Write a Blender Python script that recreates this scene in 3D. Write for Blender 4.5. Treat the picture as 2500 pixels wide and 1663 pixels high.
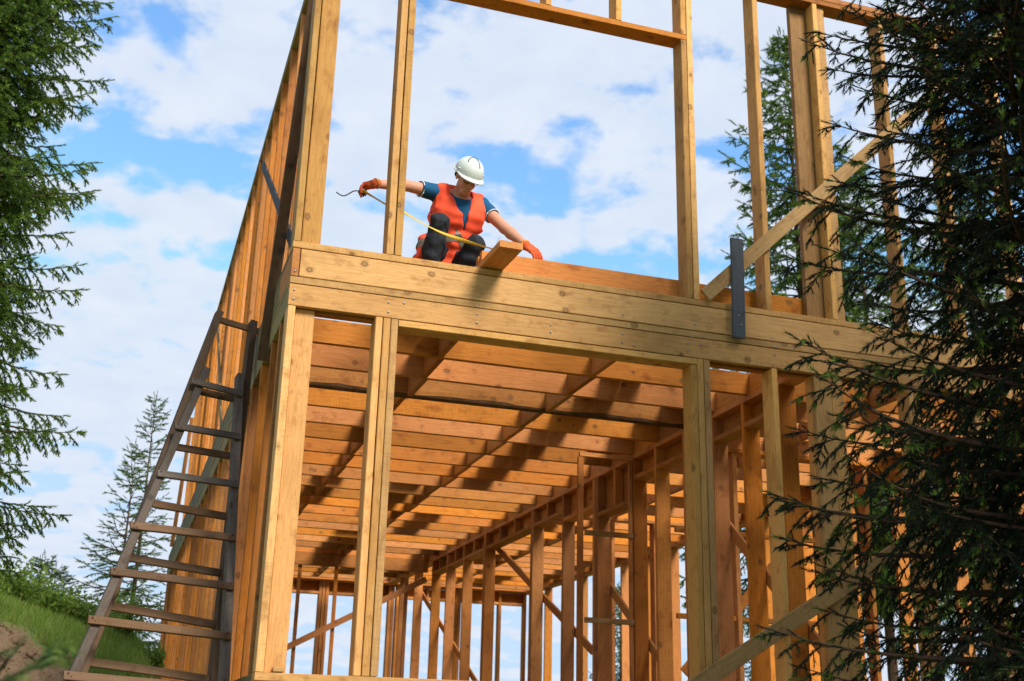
import bpy, bmesh, math, random
import numpy as np
from mathutils import Vector, Matrix

for o in list(bpy.data.objects):
    bpy.data.objects.remove(o, do_unlink=True)
SC = bpy.context.scene
COL = SC.collection
rad = math.radians

# ------------------------------------------------------------------ camera
CAM = np.array([-0.8142, -7.2, -0.3499])
FPX, PPX, PPY = 2885.29, 1250.0, 831.5          # focal length and centre in photo pixels (2500 x 1663)
YAW, PITCH, ROLL = 0.312508, 0.3273795, 0.0246944
def cam_axes():
    cy, sy, cp, sp = math.cos(YAW), math.sin(YAW), math.cos(PITCH), math.sin(PITCH)
    f = np.array([sy*cp, cy*cp, sp]); r = np.array([cy, -sy, 0.0]); u = np.cross(r, f)
    cr, sr = math.cos(ROLL), math.sin(ROLL)
    return cr*r + sr*u, -sr*r + cr*u, f
RT, UP, FW = cam_axes()
cd = bpy.data.cameras.new('camera')
cd.lens = FPX/2500*36; cd.sensor_width = 36; cd.clip_end = 3000; cd.clip_start = 0.05
cd.dof.use_dof = True; cd.dof.focus_distance = 8.3; cd.dof.aperture_fstop = 3.2
cam = bpy.data.objects.new('camera', cd); COL.objects.link(cam)
m = Matrix.Identity(4)
for i in range(3):
    m[i][0] = RT[i]; m[i][1] = UP[i]; m[i][2] = -FW[i]; m[i][3] = CAM[i]
cam.matrix_world = m
SC.camera = cam
def ray(x, y):
    return RT*((x-PPX)/FPX) - UP*((y-PPY)/FPX) + FW
def at(x, y, X=None, Y=None, Z=None):            # where the sight line through a photo pixel meets a plane of the place
    r = ray(x, y)
    t = (X-CAM[0])/r[0] if X is not None else (Y-CAM[1])/r[1] if Y is not None else (Z-CAM[2])/r[2]
    return Vector(CAM + r*t)

# ------------------------------------------------------------------ sky, sun, exposure
EL, AZ = rad(39), rad(21)                        # sun high, in front of the house and to its right
SUN = Vector((math.sin(AZ)*math.cos(EL), -math.cos(AZ)*math.cos(EL), math.sin(EL)))
w = bpy.data.worlds.new('World'); SC.world = w; w.use_nodes = True
N, L = w.node_tree.nodes, w.node_tree.links
N.clear()
out = N.new('ShaderNodeOutputWorld'); bg = N.new('ShaderNodeBackground'); L.new(bg.outputs[0], out.inputs[0])
sky = N.new('ShaderNodeTexSky'); sky.sky_type = 'NISHITA'; sky.sun_disc = False
sky.sun_elevation = EL; sky.sun_rotation = math.atan2(SUN.x, SUN.y)
sky.air_density = 1.0; sky.dust_density = 0.3; sky.ozone_density = 1.0; sky.altitude = 900
tc = N.new('ShaderNodeTexCoord'); sx = N.new('ShaderNodeSeparateXYZ'); L.new(tc.outputs['Generated'], sx.inputs[0])
def wmath(op, a, b=None, clamp=False):
    n = N.new('ShaderNodeMath'); n.operation = op; n.use_clamp = clamp
    for i, v in enumerate((a, b)):
        if v is None: continue
        if isinstance(v, (int, float)): n.inputs[i].default_value = v
        else: L.new(v, n.inputs[i])
    return n.outputs[0]
den = wmath('ADD', wmath('MAXIMUM', sx.outputs[2], 0.0), 0.22)
cx = N.new('ShaderNodeCombineXYZ')
L.new(wmath('DIVIDE', sx.outputs[0], den), cx.inputs[0]); L.new(wmath('DIVIDE', sx.outputs[1], den), cx.inputs[1])
def wnoise(scale, detail, rough, off, dist=0.0):
    mp = N.new('ShaderNodeMapping'); L.new(cx.outputs[0], mp.inputs[0]); mp.inputs['Location'].default_value = off
    n = N.new('ShaderNodeTexNoise'); L.new(mp.outputs[0], n.inputs['Vector'])
    n.inputs['Scale'].default_value = scale; n.inputs['Detail'].default_value = detail
    n.inputs['Roughness'].default_value = rough; n.inputs['Distortion'].default_value = dist
    return n.outputs[0]
n1 = wnoise(8.0, 10, 0.53, (3.1, 1.7, 0.4), 0.2)
n2 = wnoise(1.5, 3, 0.5, (8.3, 2.2, 1.0))
n3 = wnoise(11.0, 6, 0.55, (1.2, 5.5, 2.0), 0.2)
dens = wmath('ADD', wmath('MULTIPLY', n1, 0.85), wmath('ADD', wmath('MULTIPLY', n2, 0.55), wmath('MULTIPLY', n3, 0.24)))
ramp = N.new('ShaderNodeValToRGB'); L.new(dens, ramp.inputs[0])
ramp.color_ramp.interpolation = 'EASE'
ramp.color_ramp.elements[0].position = 0.71; ramp.color_ramp.elements[0].color = (0.0, 0.0, 0.0, 1)
ramp.color_ramp.elements[1].position = 0.84; ramp.color_ramp.elements[1].color = (0.97, 0.97, 0.97, 1)
hz = wmath('MULTIPLY', wmath('SUBTRACT', 0.30, sx.outputs[2]), 1.6, True)     # haze whitens the sky towards the horizon
fac = wmath('MAXIMUM', ramp.outputs[0], hz)
skyc = N.new('ShaderNodeVectorMath'); skyc.operation = 'MULTIPLY'; L.new(sky.outputs[0], skyc.inputs[0])
skyc.inputs[1].default_value = (0.15*0.78, 0.15*1.02, 0.15*1.12)
cl = N.new('ShaderNodeMixRGB'); L.new(n3, cl.inputs[0])
cl.inputs[1].default_value = (0.315, 0.375, 0.465, 1); cl.inputs[2].default_value = (0.44, 0.465, 0.51, 1)
mx = N.new('ShaderNodeMixRGB'); L.new(fac, mx.inputs[0]); lim = N.new('ShaderNodeVectorMath'); lim.operation = 'MINIMUM'; L.new(skyc.outputs[0], lim.inputs[0]); lim.inputs[1].default_value = (0.25, 0.38, 0.52); L.new(lim.outputs[0], mx.inputs[1]); L.new(cl.outputs[0], mx.inputs[2])
L.new(mx.outputs[0], bg.inputs[0]); bg.inputs[1].default_value = 0.97
sl = bpy.data.lights.new('sun', 'SUN'); sl.energy = 2.8; sl.angle = rad(20); sl.color = (1.0, 0.93, 0.82)
so = bpy.data.objects.new('sun', sl); COL.objects.link(so)
so.rotation_euler = SUN.to_track_quat('Z', 'Y').to_euler()
VS = SC.view_settings
VS.view_transform = 'Standard'; VS.look = 'None'; VS.gamma = 1.0; VS.exposure = 1.02; VS.use_curve_mapping = False
SC.cycles.max_bounces = 5; SC.cycles.diffuse_bounces = 4; SC.cycles.transmission_bounces = 3; SC.cycles.glossy_bounces = 2; SC.cycles.transparent_max_bounces = 6
SC.cycles.sample_clamp_indirect = 8

# ------------------------------------------------------------------ materials
def newmat(name):
    mt = bpy.data.materials.new(name); mt.use_nodes = True
    nt = mt.node_tree; b = nt.nodes['Principled BSDF']
    return mt, nt.nodes, nt.links, b
def simple(name, col, rough=0.6, spec=0.3, noise=0.0, nscale=30, bump=0.0, metallic=0.0):
    mt, n, l, b = newmat(name)
    b.inputs['Base Color'].default_value = (*col, 1); b.inputs['Roughness'].default_value = rough
    b.inputs['Specular IOR Level'].default_value = spec; b.inputs['Metallic'].default_value = metallic
    if noise or bump:
        t = n.new('ShaderNodeTexCoord'); x = n.new('ShaderNodeTexNoise'); l.new(t.outputs['Object'], x.inputs['Vector'])
        x.inputs['Scale'].default_value = nscale; x.inputs['Detail'].default_value = 5
        mxx = n.new('ShaderNodeMixRGB'); l.new(x.outputs[0], mxx.inputs[0])
        mxx.inputs[1].default_value = (*[c*(1-noise) for c in col], 1); mxx.inputs[2].default_value = (*[min(1, c*(1+noise)) for c in col], 1)
        l.new(mxx.outputs[0], b.inputs['Base Color'])
        if bump:
            bp = n.new('ShaderNodeBump'); bp.inputs['Strength'].default_value = bump; bp.inputs['Distance'].default_value = 0.01
            l.new(x.outputs[0], bp.inputs['Height']); l.new(bp.outputs[0], b.inputs['Normal'])
    return mt
def wood(name, c_dark, c_light, c_knot, stain=0.35, rough=0.72, sawmark=0.35, hue=0.0):
    mt, n, l, b = newmat(name)
    def M(op, a, bb=None, clamp=False):
        q = n.new('ShaderNodeMath'); q.operation = op; q.use_clamp = clamp
        for i, v in enumerate((a, bb)):
            if v is None: continue
            if isinstance(v, (int, float)): q.inputs[i].default_value = v
            else: l.new(v, q.inputs[i])
        return q.outputs[0]
    def mix(f, a, bb, mode='MIX'):
        q = n.new('ShaderNodeMixRGB'); q.blend_type = mode
        for i, v in enumerate((f, a, bb)):
            if isinstance(v, (int, float)): q.inputs[i].default_value = v
            elif isinstance(v, tuple): q.inputs[i].default_value = (*v, 1)
            else: l.new(v, q.inputs[i])
        return q.outputs[0]
    t = n.new('ShaderNodeTexCoord'); oi = n.new('ShaderNodeObjectInfo')
    off = n.new('ShaderNodeVectorMath'); off.operation = 'ADD'; l.new(t.outputs['Object'], off.inputs[0])
    cmb = n.new('ShaderNodeCombineXYZ')
    for i, k in enumerate((71.3, 23.9, 47.1)): l.new(M('MULTIPLY', oi.outputs['Random'], k), cmb.inputs[i])
    l.new(cmb.outputs[0], off.inputs[1]); P = off.outputs[0]
    def noise(scale, vec, detail=4, rough=0.55, dist=0.0):
        mp = n.new('ShaderNodeMapping'); l.new(P, mp.inputs[0]); mp.inputs['Scale'].default_value = vec
        q = n.new('ShaderNodeTexNoise'); l.new(mp.outputs[0], q.inputs['Vector']); q.inputs['Scale'].default_value = scale
        q.inputs['Detail'].default_value = detail; q.inputs['Roughness'].default_value = rough; q.inputs['Distortion'].default_value = dist
        return q.outputs[0]
    # knots
    mpk = n.new('ShaderNodeMapping'); l.new(P, mpk.inputs[0]); mpk.inputs['Scale'].default_value = (0.8, 1.0, 1.0)
    vo = n.new('ShaderNodeTexVoronoi'); l.new(mpk.outputs[0], vo.inputs['Vector']); vo.inputs['Scale'].default_value = 5.6
    kd = M('DIVIDE', vo.outputs['Distance'], 5.6)                          # metres from the knot centre
    kn = M('ADD', kd, M('MULTIPLY', noise(60, (1, 1, 1), 1), 0.006))
    core = n.new('ShaderNodeValToRGB'); l.new(M('MULTIPLY', kn, 10.0), core.inputs[0])
    e = core.color_ramp.elements
    e[0].position = 0.0; e[0].color = (0.75, 0.75, 0.75, 1); e[1].position = 0.36; e[1].color = (0, 0, 0, 1)
    q = e.new(0.15); q.color = (0.45, 0.45, 0.45, 1); q = e.new(0.19); q.color = (0.95, 0.95, 0.95, 1); q = e.new(0.24); q.color = (0.3, 0.3, 0.3, 1)
    near = M('POWER', M('SUBTRACT', 1.0, M('MULTIPLY', kd, 11.0, True), True), 2.0)
    # grain: rings of a log seen along the board, bent round the knots
    sp = n.new('ShaderNodeSeparateXYZ'); l.new(P, sp.inputs[0])
    bend = noise(1.0, (0.8, 3, 3), 1)
    rr = M('ADD', M('MULTIPLY', sp.outputs[1], 26.0), M('ADD', M('MULTIPLY', sp.outputs[2], 19.0), M('ADD', M('MULTIPLY', bend, 5.0), M('MULTIPLY', near, 2.0))))
    ring = M('FRACT', rr); ring = M('MULTIPLY', M('ABSOLUTE', M('SUBTRACT', ring, 0.5)), 2.0)
    fib = noise(9, (1, 26, 26), 3, 0.6)
    g = M('ADD', M('MULTIPLY', M('POWER', ring, 2.5), 0.16), M('SUBTRACT', M('MULTIPLY', fib, 1.5), 0.42), True)
    base = mix(g, c_light, c_dark)
    # board to board variation
    hv = n.new('ShaderNodeHueSaturation'); l.new(base, hv.inputs['Color'])
    r2 = M('FRACT', M('MULTIPLY', oi.outputs['Random'], 13.7)); r3 = M('FRACT', M('MULTIPLY', oi.outputs['Random'], 57.3))
    l.new(M('ADD', 0.4965 + hue, M('MULTIPLY', r2, 0.007)), hv.inputs['Hue'])
    l.new(M('ADD', 0.98, M('MULTIPLY', r3, 0.12)), hv.inputs['Saturation'])
    l.new(M('ADD', 0.66, M('MULTIPLY', oi.outputs['Random'], 0.58)), hv.inputs['Value'])
    big = noise(1.6, (1, 2.2, 2.2), 2, 0.6)
    st = M('MULTIPLY', M('SUBTRACT', big, 0.50, True), 3.2, True)
    sm = noise(7.0, (1, 1.5, 1.5), 3, 0.65)
    st2 = M('MULTIPLY', M('SUBTRACT', sm, 0.55, True), 5.0, True)
    c = mix(M('MULTIPLY', st, stain), hv.outputs[0], (0.42, 0.36, 0.26), 'MULTIPLY')
    c = mix(M('MULTIPLY', st2, 0.7), c, (0.50, 0.36, 0.24), 'MULTIPLY')
    speck = noise(85, (1, 1, 1), 1, 0.6)
    c = mix(M('MULTIPLY', M('SUBTRACT', speck, 0.66, True), 3.5, True), c, (0.3, 0.22, 0.14), 'MULTIPLY')
    sw = noise(120, (1.0, 0.10, 0.10), 1, 0.5)
    c = mix(M('MULTIPLY', M('MULTIPLY', M('SUBTRACT', sw, 0.5, True), 1.5), M('GREATER_THAN', r2, 0.62)), c, (0.6, 0.5, 0.4), 'MULTIPLY')
    c = mix(core.outputs[0], c, c_knot)
    l.new(c, b.inputs['Base Color']); b.inputs['Roughness'].default_value = rough; b.inputs['Specular IOR Level'].default_value = 0.22
    # rough-sawn surface: bands across the board plus fibres
    sawn = sw
    ht = M('ADD', M('MULTIPLY', sawn, sawmark*0.6), M('ADD', M('MULTIPLY', fib, 0.5), M('MULTIPLY', speck, 0.25)))
    bp = n.new('ShaderNodeBump'); bp.inputs['Strength'].default_value = 0.55; bp.inputs['Distance'].default_value = 0.004
    l.new(ht, bp.inputs['Height']); l.new(bp.outputs[0], b.inputs['Normal'])
    return mt
WOODF = wood('softwood_lit_tone', (0.44, 0.205, 0.060), (0.72, 0.415, 0.160), (0.12, 0.055, 0.02), 0.6)  # same timber as inside; the brighter light on the front is in this colour
WOOD = wood('softwood_bounce_tint', (0.33, 0.108, 0.025), (0.59, 0.250, 0.076), (0.12, 0.055, 0.02))  # orange bounce light and dimness of the interior are mixed into this colour
WOODG = wood('greyed_softwood', (0.27, 0.140, 0.050), (0.48, 0.285, 0.115), (0.12, 0.07, 0.03), 0.6)
GREYW = wood('slate_grey_weathered_board', (0.055, 0.062, 0.075), (0.10, 0.108, 0.125), (0.03, 0.03, 0.035), 0.4)
LADW = wood('brown_weathered_wood', (0.075, 0.042, 0.022), (0.155, 0.09, 0.05), (0.03, 0.02, 0.012), 0.7)
LADG = wood('grey_weathered_wood', (0.06, 0.046, 0.036), (0.135, 0.108, 0.088), (0.03, 0.022, 0.018), 0.7)
SHADEW = wood('green_shade_softwood', (0.15, 0.115, 0.045), (0.25, 0.195, 0.085), (0.07, 0.05, 0.02), 0.6)  # dark olive tone: shade on the house's left side is put into the colour
BARK = simple('bark', (0.075, 0.045, 0.028), 0.95, 0.1, 0.5, 40, 1.0)
STEEL = simple('galvanised_steel', (0.30, 0.30, 0.31), 0.5, 0.5, metallic=0.9)

def foliage(name, ca, cb, fresh, transl=0.3):
    mt, n, l, b = newmat(name)
    a = n.new('ShaderNodeAttribute'); a.attribute_name = 'rnd'; a2 = n.new('ShaderNodeAttribute'); a2.attribute_name = 'fresh'
    m1 = n.new('ShaderNodeMixRGB'); l.new(a.outputs['Fac'], m1.inputs[0]); m1.inputs[1].default_value = (*ca, 1); m1.inputs[2].default_value = (*cb, 1)
    m2 = n.new('ShaderNodeMixRGB'); l.new(a2.outputs['Fac'], m2.inputs[0]); l.new(m1.outputs[0], m2.inputs[1]); m2.inputs[2].default_value = (*fresh, 1)
    l.new(m2.outputs[0], b.inputs['Base Color']); b.inputs['Roughness'].default_value = 0.55; b.inputs['Specular IOR Level'].default_value = 0.25
    tr = n.new('ShaderNodeBsdfTranslucent'); l.new(m2.outputs[0], tr.inputs[0])
    mm = n.new('ShaderNodeMixShader'); mm.inputs[0].default_value = transl
    l.new(b.outputs[0], mm.inputs[1]); l.new(tr.outputs[0], mm.inputs[2]); l.new(mm.outputs[0], n['Material Output'].inputs[0])
    return mt
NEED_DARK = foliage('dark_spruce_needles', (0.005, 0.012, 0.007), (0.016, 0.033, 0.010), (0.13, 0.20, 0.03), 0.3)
NEED_MID = foliage('spruce_needles', (0.045, 0.095, 0.014), (0.13, 0.21, 0.032), (0.21, 0.30, 0.045), 0.42)
NEED_YNG = foliage('young_spruce_needles', (0.035, 0.085, 0.026), (0.085, 0.16, 0.042), (0.17, 0.25, 0.05), 0.4)
LEAF = foliage('broad_leaves', (0.12, 0.21, 0.03), (0.25, 0.36, 0.06), (0.33, 0.44, 0.1), 0.55)
GRASSM = foliage('grass_blades', (0.13, 0.24, 0.028), (0.26, 0.38, 0.06), (0.48, 0.45, 0.2), 0.5)

# ------------------------------------------------------------------ helpers
def tag(o, label=None, cat=None, group=None, kind=None):
    if label: o['label'] = label
    if cat: o['category'] = cat
    if group: o['group'] = group
    if kind: o['kind'] = kind
    return o
def empty(name, loc=(0, 0, 0)):
    o = bpy.data.objects.new(name, None); COL.objects.link(o); o.location = loc; o.empty_display_size = 0.1
    return o
def link(name, me, mat, parent=None, mw=None, smooth=False):
    o = bpy.data.objects.new(name, me); COL.objects.link(o)
    if mat is not None and not me.materials: me.materials.append(mat)
    if mw is not None: o.matrix_world = mw
    if parent is not None:
        o.parent = parent; o.matrix_parent_inverse = Matrix.Translation(parent.location).inverted() if parent.type == 'EMPTY' else parent.matrix_basis.inverted()
    if smooth: me.polygons.foreach_set('use_smooth', [True]*len(me.polygons))
    return o
def mesh_from(name, v, f):
    me = bpy.data.meshes.new(name); me.from_pydata([tuple(p) for p in v], [], [tuple(q) for q in f]); me.update()
    return me
rng = random.Random(11)
def board_mesh(Ln, W, T, bev=0.003, warp=0.0035):
    segs = 1 if Ln < 0.7 else 3 if Ln < 1.6 else 6
    W -= 0.003; T -= 0.003
    b = min(bev*rng.uniform(0.7, 1.6), T*0.3); tws_ = rng.uniform(-0.02, 0.02)*(0 if W > 0.3 else 1)*min(1, Ln/2)
    prof = [(W/2-b, T/2), (-W/2+b, T/2), (-W/2, T/2-b), (-W/2, -T/2+b), (-W/2+b, -T/2), (W/2-b, -T/2), (W/2, -T/2+b), (W/2, T/2-b)]
    v = []; a1, a2 = rng.uniform(-warp, warp), rng.uniform(-warp, warp)*0.6
    for i in range(segs+1):
        s = i/segs; bow = math.sin(s*math.pi); k = 1 + rng.uniform(-0.012, 0.012); ca, sa = math.cos(tws_*(s-.5)), math.sin(tws_*(s-.5))
        for (y, z) in prof:
            v.append((-Ln/2 + s*Ln + (rng.uniform(-0.001, 0.001) if i in (0, segs) else 0), (y*ca-z*sa)*k + a1*bow, (z*ca+y*sa) + a2*bow))
    f = []
    for i in range(segs):
        for j in range(8):
            f.append((i*8+j, i*8+(j+1) % 8, (i+1)*8+(j+1) % 8, (i+1)*8+j))
    f.append(tuple(range(7, -1, -1))); f.append(tuple(segs*8+j for j in range(8)))
    return mesh_from('board', v, f)
def oriented(name, c, ax, ay, az, Ln, W, T, mat, parent, **k):
    mw = Matrix(((ax[0], ay[0], az[0], c[0]), (ax[1], ay[1], az[1], c[1]), (ax[2], ay[2], az[2], c[2]), (0, 0, 0, 1)))
    return link(name, board_mesh(Ln, W, T, **k), mat, parent, mw)
E3 = (Vector((1, 0, 0)), Vector((0, 1, 0)), Vector((0, 0, 1)))
def box(name, x0, x1, y0, y1, z0, z1, mat=None, parent=None, **k):
    d = [x1-x0, y1-y0, z1-z0]; o = sorted(range(3), key=lambda i: -d[i])
    ax, ay = E3[o[0]], E3[o[1]]; az = ax.cross(ay)
    return oriented(name, ((x0+x1)/2, (y0+y1)/2, (z0+z1)/2), ax, ay, az, d[o[0]], d[o[1]], d[o[2]], mat or WOOD, parent, **k)
def bar(name, p0, p1, W, T, nrm, mat=None, parent=None, **k):
    p0, p1 = Vector(p0), Vector(p1); ax = (p1-p0).normalized(); az = Vector(nrm); az = (az - ax*az.dot(ax)).normalized(); ay = az.cross(ax)
    return oriented(name, (p0+p1)/2, ax, ay, az, (p1-p0).length, W, T, mat or WOOD, parent, **k)
def tube_mesh(pts, r, n=8, name='tube'):
    v, f = [], []; pts = [Vector(p) for p in pts]; m_ = len(pts)
    for i, p in enumerate(pts):
        t = (pts[min(i+1, m_-1)]-pts[max(i-1, 0)]).normalized()
        a = t.orthogonal().normalized() if i == 0 else (a - t*a.dot(t)).normalized()
        bb = t.cross(a); rr = r[i] if isinstance(r, (list, tuple)) else r
        for j in range(n):
            an = 2*math.pi*j/n; v.append(p + (a*math.cos(an)+bb*math.sin(an))*rr)
    for i in range(m_-1):
        for j in range(n):
            f.append((i*n+j, i*n+(j+1) % n, (i+1)*n+(j+1) % n, (i+1)*n+j))
    f.append(tuple(range(n-1, -1, -1))); f.append(tuple((m_-1)*n+j for j in range(n)))
    return mesh_from(name, v, f)

# ------------------------------------------------------------------ ground
def sstep(a, b, x):
    t = np.clip((x-a)/(b-a), 0, 1); return t*t*(3-2*t)
def ground_h(X, Y):
    X = np.asarray(X, float); Y = np.asarray(Y, float)
    Xc = np.maximum(X, -9.0)
    high = 0.02 - 0.40*Xc + 0.135*(np.minimum(Y, 17)-8) - 0.10*np.maximum(Y-17, 0)
    low = -1.75 - 0.14*Xc - 0.02*Y
    h = low + (high-low)*sstep(4.6, 8.2, Y + 0.25*np.sin(X*2.1))
    pad = sstep(-0.35, 0.25, X)                      # levelled ground under the house
    h = h*(1-pad) + np.minimum(h, -0.55-0.12*np.maximum(X, 0))*pad
    far = sstep(30, 120, np.hypot(X, Y))
    h = h*(1-far) + (-9.0)*far
    return h
def noise2(X, Y, seed, sc):
    r = np.random.RandomState(seed); o = np.zeros_like(X)
    for k in range(14):
        a = r.uniform(0, 6.28); fq = sc*r.uniform(0.6, 2.2); o += np.sin((X*math.cos(a)+Y*math.sin(a))*fq + r.uniform(0, 6.28))
    return o/14**0.5
gx = np.unique(np.concatenate([np.linspace(-900, -40, 14), np.linspace(-40, -6, 20), np.linspace(-6, 2, 120), np.linspace(2, 40, 40), np.linspace(40, 900, 14)]))
gy = np.unique(np.concatenate([np.linspace(-900, -40, 14), np.linspace(-40, 2, 24), np.linspace(2, 18, 150), np.linspace(18, 60, 30), np.linspace(60, 900, 14)]))
GX, GY = np.meshgrid(gx, gy, indexing='ij')
GZ = ground_h(GX, GY)
bank = sstep(4.4, 6.0, GY)*(1-sstep(8.0, 9.2, GY))*(1-sstep(-0.4, 0.2, GX))
GZ += noise2(GX, GY, 3, 1.1)*0.05*np.exp(-np.hypot(GX, GY)/60) + bank*(noise2(GX, GY, 4, 7)*0.035 + noise2(GX, GY, 5, 19)*0.02)
nx, ny = len(gx), len(gy)
gv = np.stack([GX, GY, GZ], -1).reshape(-1, 3)
I = np.arange(nx*ny).reshape(nx, ny)
gf = np.stack([I[:-1, :-1], I[1:, :-1], I[1:, 1:], I[:-1, 1:]], -1).reshape(-1, 4)
gmt, n, l, b = newmat('ground_soil_and_turf')
t = n.new('ShaderNodeTexCoord'); no1 = n.new('ShaderNodeTexNoise'); l.new(t.outputs['Object'], no1.inputs['Vector']); no1.inputs['Scale'].default_value = 6; no1.inputs['Detail'].default_value = 8
no2 = n.new('ShaderNodeTexNoise'); l.new(t.outputs['Object'], no2.inputs['Vector']); no2.inputs['Scale'].default_value = 28; no2.inputs['Detail'].default_value = 6
soil = n.new('ShaderNodeMixRGB'); l.new(no1.outputs[0], soil.inputs[0]); soil.inputs[1].default_value = (0.12, 0.072, 0.036, 1); soil.inputs[2].default_value = (0.36, 0.245, 0.135, 1)
turf = n.new('ShaderNodeMixRGB'); l.new(no1.outputs[0], turf.inputs[0]); turf.inputs[1].default_value = (0.09, 0.16, 0.022, 1); turf.inputs[2].default_value = (0.18, 0.25, 0.05, 1)
at_ = n.new('ShaderNodeAttribute'); at_.attribute_name = 'turf'
gm = n.new('ShaderNodeMixRGB'); l.new(at_.outputs['Fac'], gm.inputs[0]); l.new(soil.outputs[0], gm.inputs[1]); l.new(turf.outputs[0], gm.inputs[2])
l.new(gm.outputs[0], b.inputs['Base Color']); b.inputs['Roughness'].default_value = 0.95
bp = n.new('ShaderNodeBump'); l.new(no2.outputs[0], bp.inputs['Height']); bp.inputs['Strength'].default_value = 0.9; bp.inputs['Distance'].default_value = 0.06; l.new(bp.outputs[0], b.inputs['Normal'])
def turf_at(X, Y):
    e = 8.0 + 0.35*noise2(X, Y, 9, 1.8) + 0.18*noise2(X, Y, 10, 6)
    tf = sstep(e-0.12, e+0.12, Y)
    near = sstep(3.0, 4.5, np.hypot(X-2, Y)) * (1-sstep(3.6, 4.6, Y))
    return np.maximum(tf, near)
gme = mesh_from('ground', gv, gf)
ta = gme.attributes.new('turf', 'FLOAT', 'POINT'); ta.data.foreach_set('value', turf_at(GX, GY).reshape(-1).astype(np.float32))
tag(link('ground', gme, gmt, smooth=True), kind='structure')

# ------------------------------------------------------------------ the timber frame house
H = empty('timber_house_frame')
tag(H, 'two storey house frame of raw yellow timber under construction', 'house')
def B(name, x0, x1, y0, y1, z0, z1, mat=None, **k): return box(name, x0, x1, y0, y1, z0, z1, mat, H, **k)
XR, YB = 7.0, 15.4                      # right and back ends of the house
ZS, ZL, ZP, ZR, ZT = 2.267, 2.419, 2.47, 2.667, 2.717
ZU = 5.50
# ground floor edge
B('sill_plate', 0, XR, 0, 0.15, -0.05, 0, WOODF); B('sill_plate', 0.0, 0.15, 0.153, YB, -0.05, 0, SHADEW)
B('rim_joist', 0, XR, 0.0, 0.05, -0.25, -0.053); B('rim_joist', 0.0, 0.05, 0.053, YB, -0.25, -0.053, SHADEW)
B('sill_plate', 0.153, XR, YB-0.15, YB, -0.05, 0); B('sill_plate', XR-0.15, XR, 0.153, YB-0.153, -0.05, 0)
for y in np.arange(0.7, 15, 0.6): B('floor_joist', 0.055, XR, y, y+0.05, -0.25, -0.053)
for (x, y) in [(0.1, 0.1), (2.4, 0.1), (4.7, 0.1), (6.9, 0.1), (0.1, 5), (0.1, 10), (6.9, 5), (6.9, 10), (0.1, 15.2), (3.5, 15.2), (6.9, 15.2), (3.5, 7.5)]:
    g = float(ground_h(x, y)); g = min(g, -0.6); B('foundation_post', x-0.07, x+0.07, y-0.07+0.02, y+0.07+0.02, g-0.4, -0.254)
# lower front wall
def fstud(name, x0, x1, z1=ZS-0.002, y0=0.0, y1=0.15, z0=0.002, mat=None): return B(name, x0, x1, y0, y1, z0, z1, mat or WOODF)
fstud('corner_post', 0, 0.05); fstud('corner_post', 0.053, 0.183, y0=0.05, y1=0.10)
for x in (0.572, 0.6245, 0.677): fstud('stud', x, x+0.0495)
B('header', 0.730, 2.898, 0, 0.15, 2.217, ZS-0.002, WOODF)
fstud('jack_stud', 2.85, 2.8985, 2.215); fstud('stud', 2.9, 2.9495); fstud('stud', 2.952, 3.002)
fstud('stud', 3.497, 3.545)
fstud('stud', 3.86, 4.005, y0=0.02, y1=0.07, mat=WOODG); fstud('stud', 4.008, 4.11, y0=0.03, y1=0.08, mat=WOODG); fstud('stud', 3.86, 3.91, y0=0.073, y1=0.15)
for x in (4.66, 4.712, 5.25, 5.303, 5.355, 5.90, 6.42, 6.895, 6.948): fstud('stud', x, x+0.05)
# storey beam, front
FB = B('beam_board', 0, XR, 0, 0.05, ZS, ZL-0.001, WOODF); B('beam_board', 0.055, XR, 0.10, 0.15, ZS, ZL-0.001)
FP = B('wall_plate', 0, XR, 0, 0.15, ZL+0.001, ZP-0.001, WOODF)
FR = B('rim_joist', 0.0555, XR, 0, 0.05, ZP+0.001, ZR-0.001, WOODF)
FT = B('floor_plate', -0.002, XR, -0.002, 0.15, ZR+0.001, ZT, WOODF)
# left wall, lower
for y in np.arange(0.78, 15.2, 0.585): B('stud', 0.0, 0.15, y, y+0.05, 0.002, ZS-0.002)
B('stud', 0.0, 0.15, 0.355, 0.405, 0.002, ZS-0.002); B('stud', 0.002, 0.15, 0.153, 0.2, 0.002, ZS-0.002, SHADEW)
B('beam_board', 0, 0.05, 0.053, YB, ZS, ZL-0.001, SHADEW); B('beam_board', 0.10, 0.15, 0.153, YB, ZS, ZL-0.001)
B('wall_plate', 0, 0.15, 0.153, YB, ZL+0.001, ZP-0.001, SHADEW)
B('rim_joist', 0, 0.05, 0.0, 0.6, ZP+0.001, ZR-0.001, WOOD); B('rim_joist', 0, 0.05, 0.603, YB, ZP+0.001, ZR-0.001, SHADEW); B('floor_plate', 0, 0.15, 0.153, YB, ZR+0.001, ZT, SHADEW)
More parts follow.
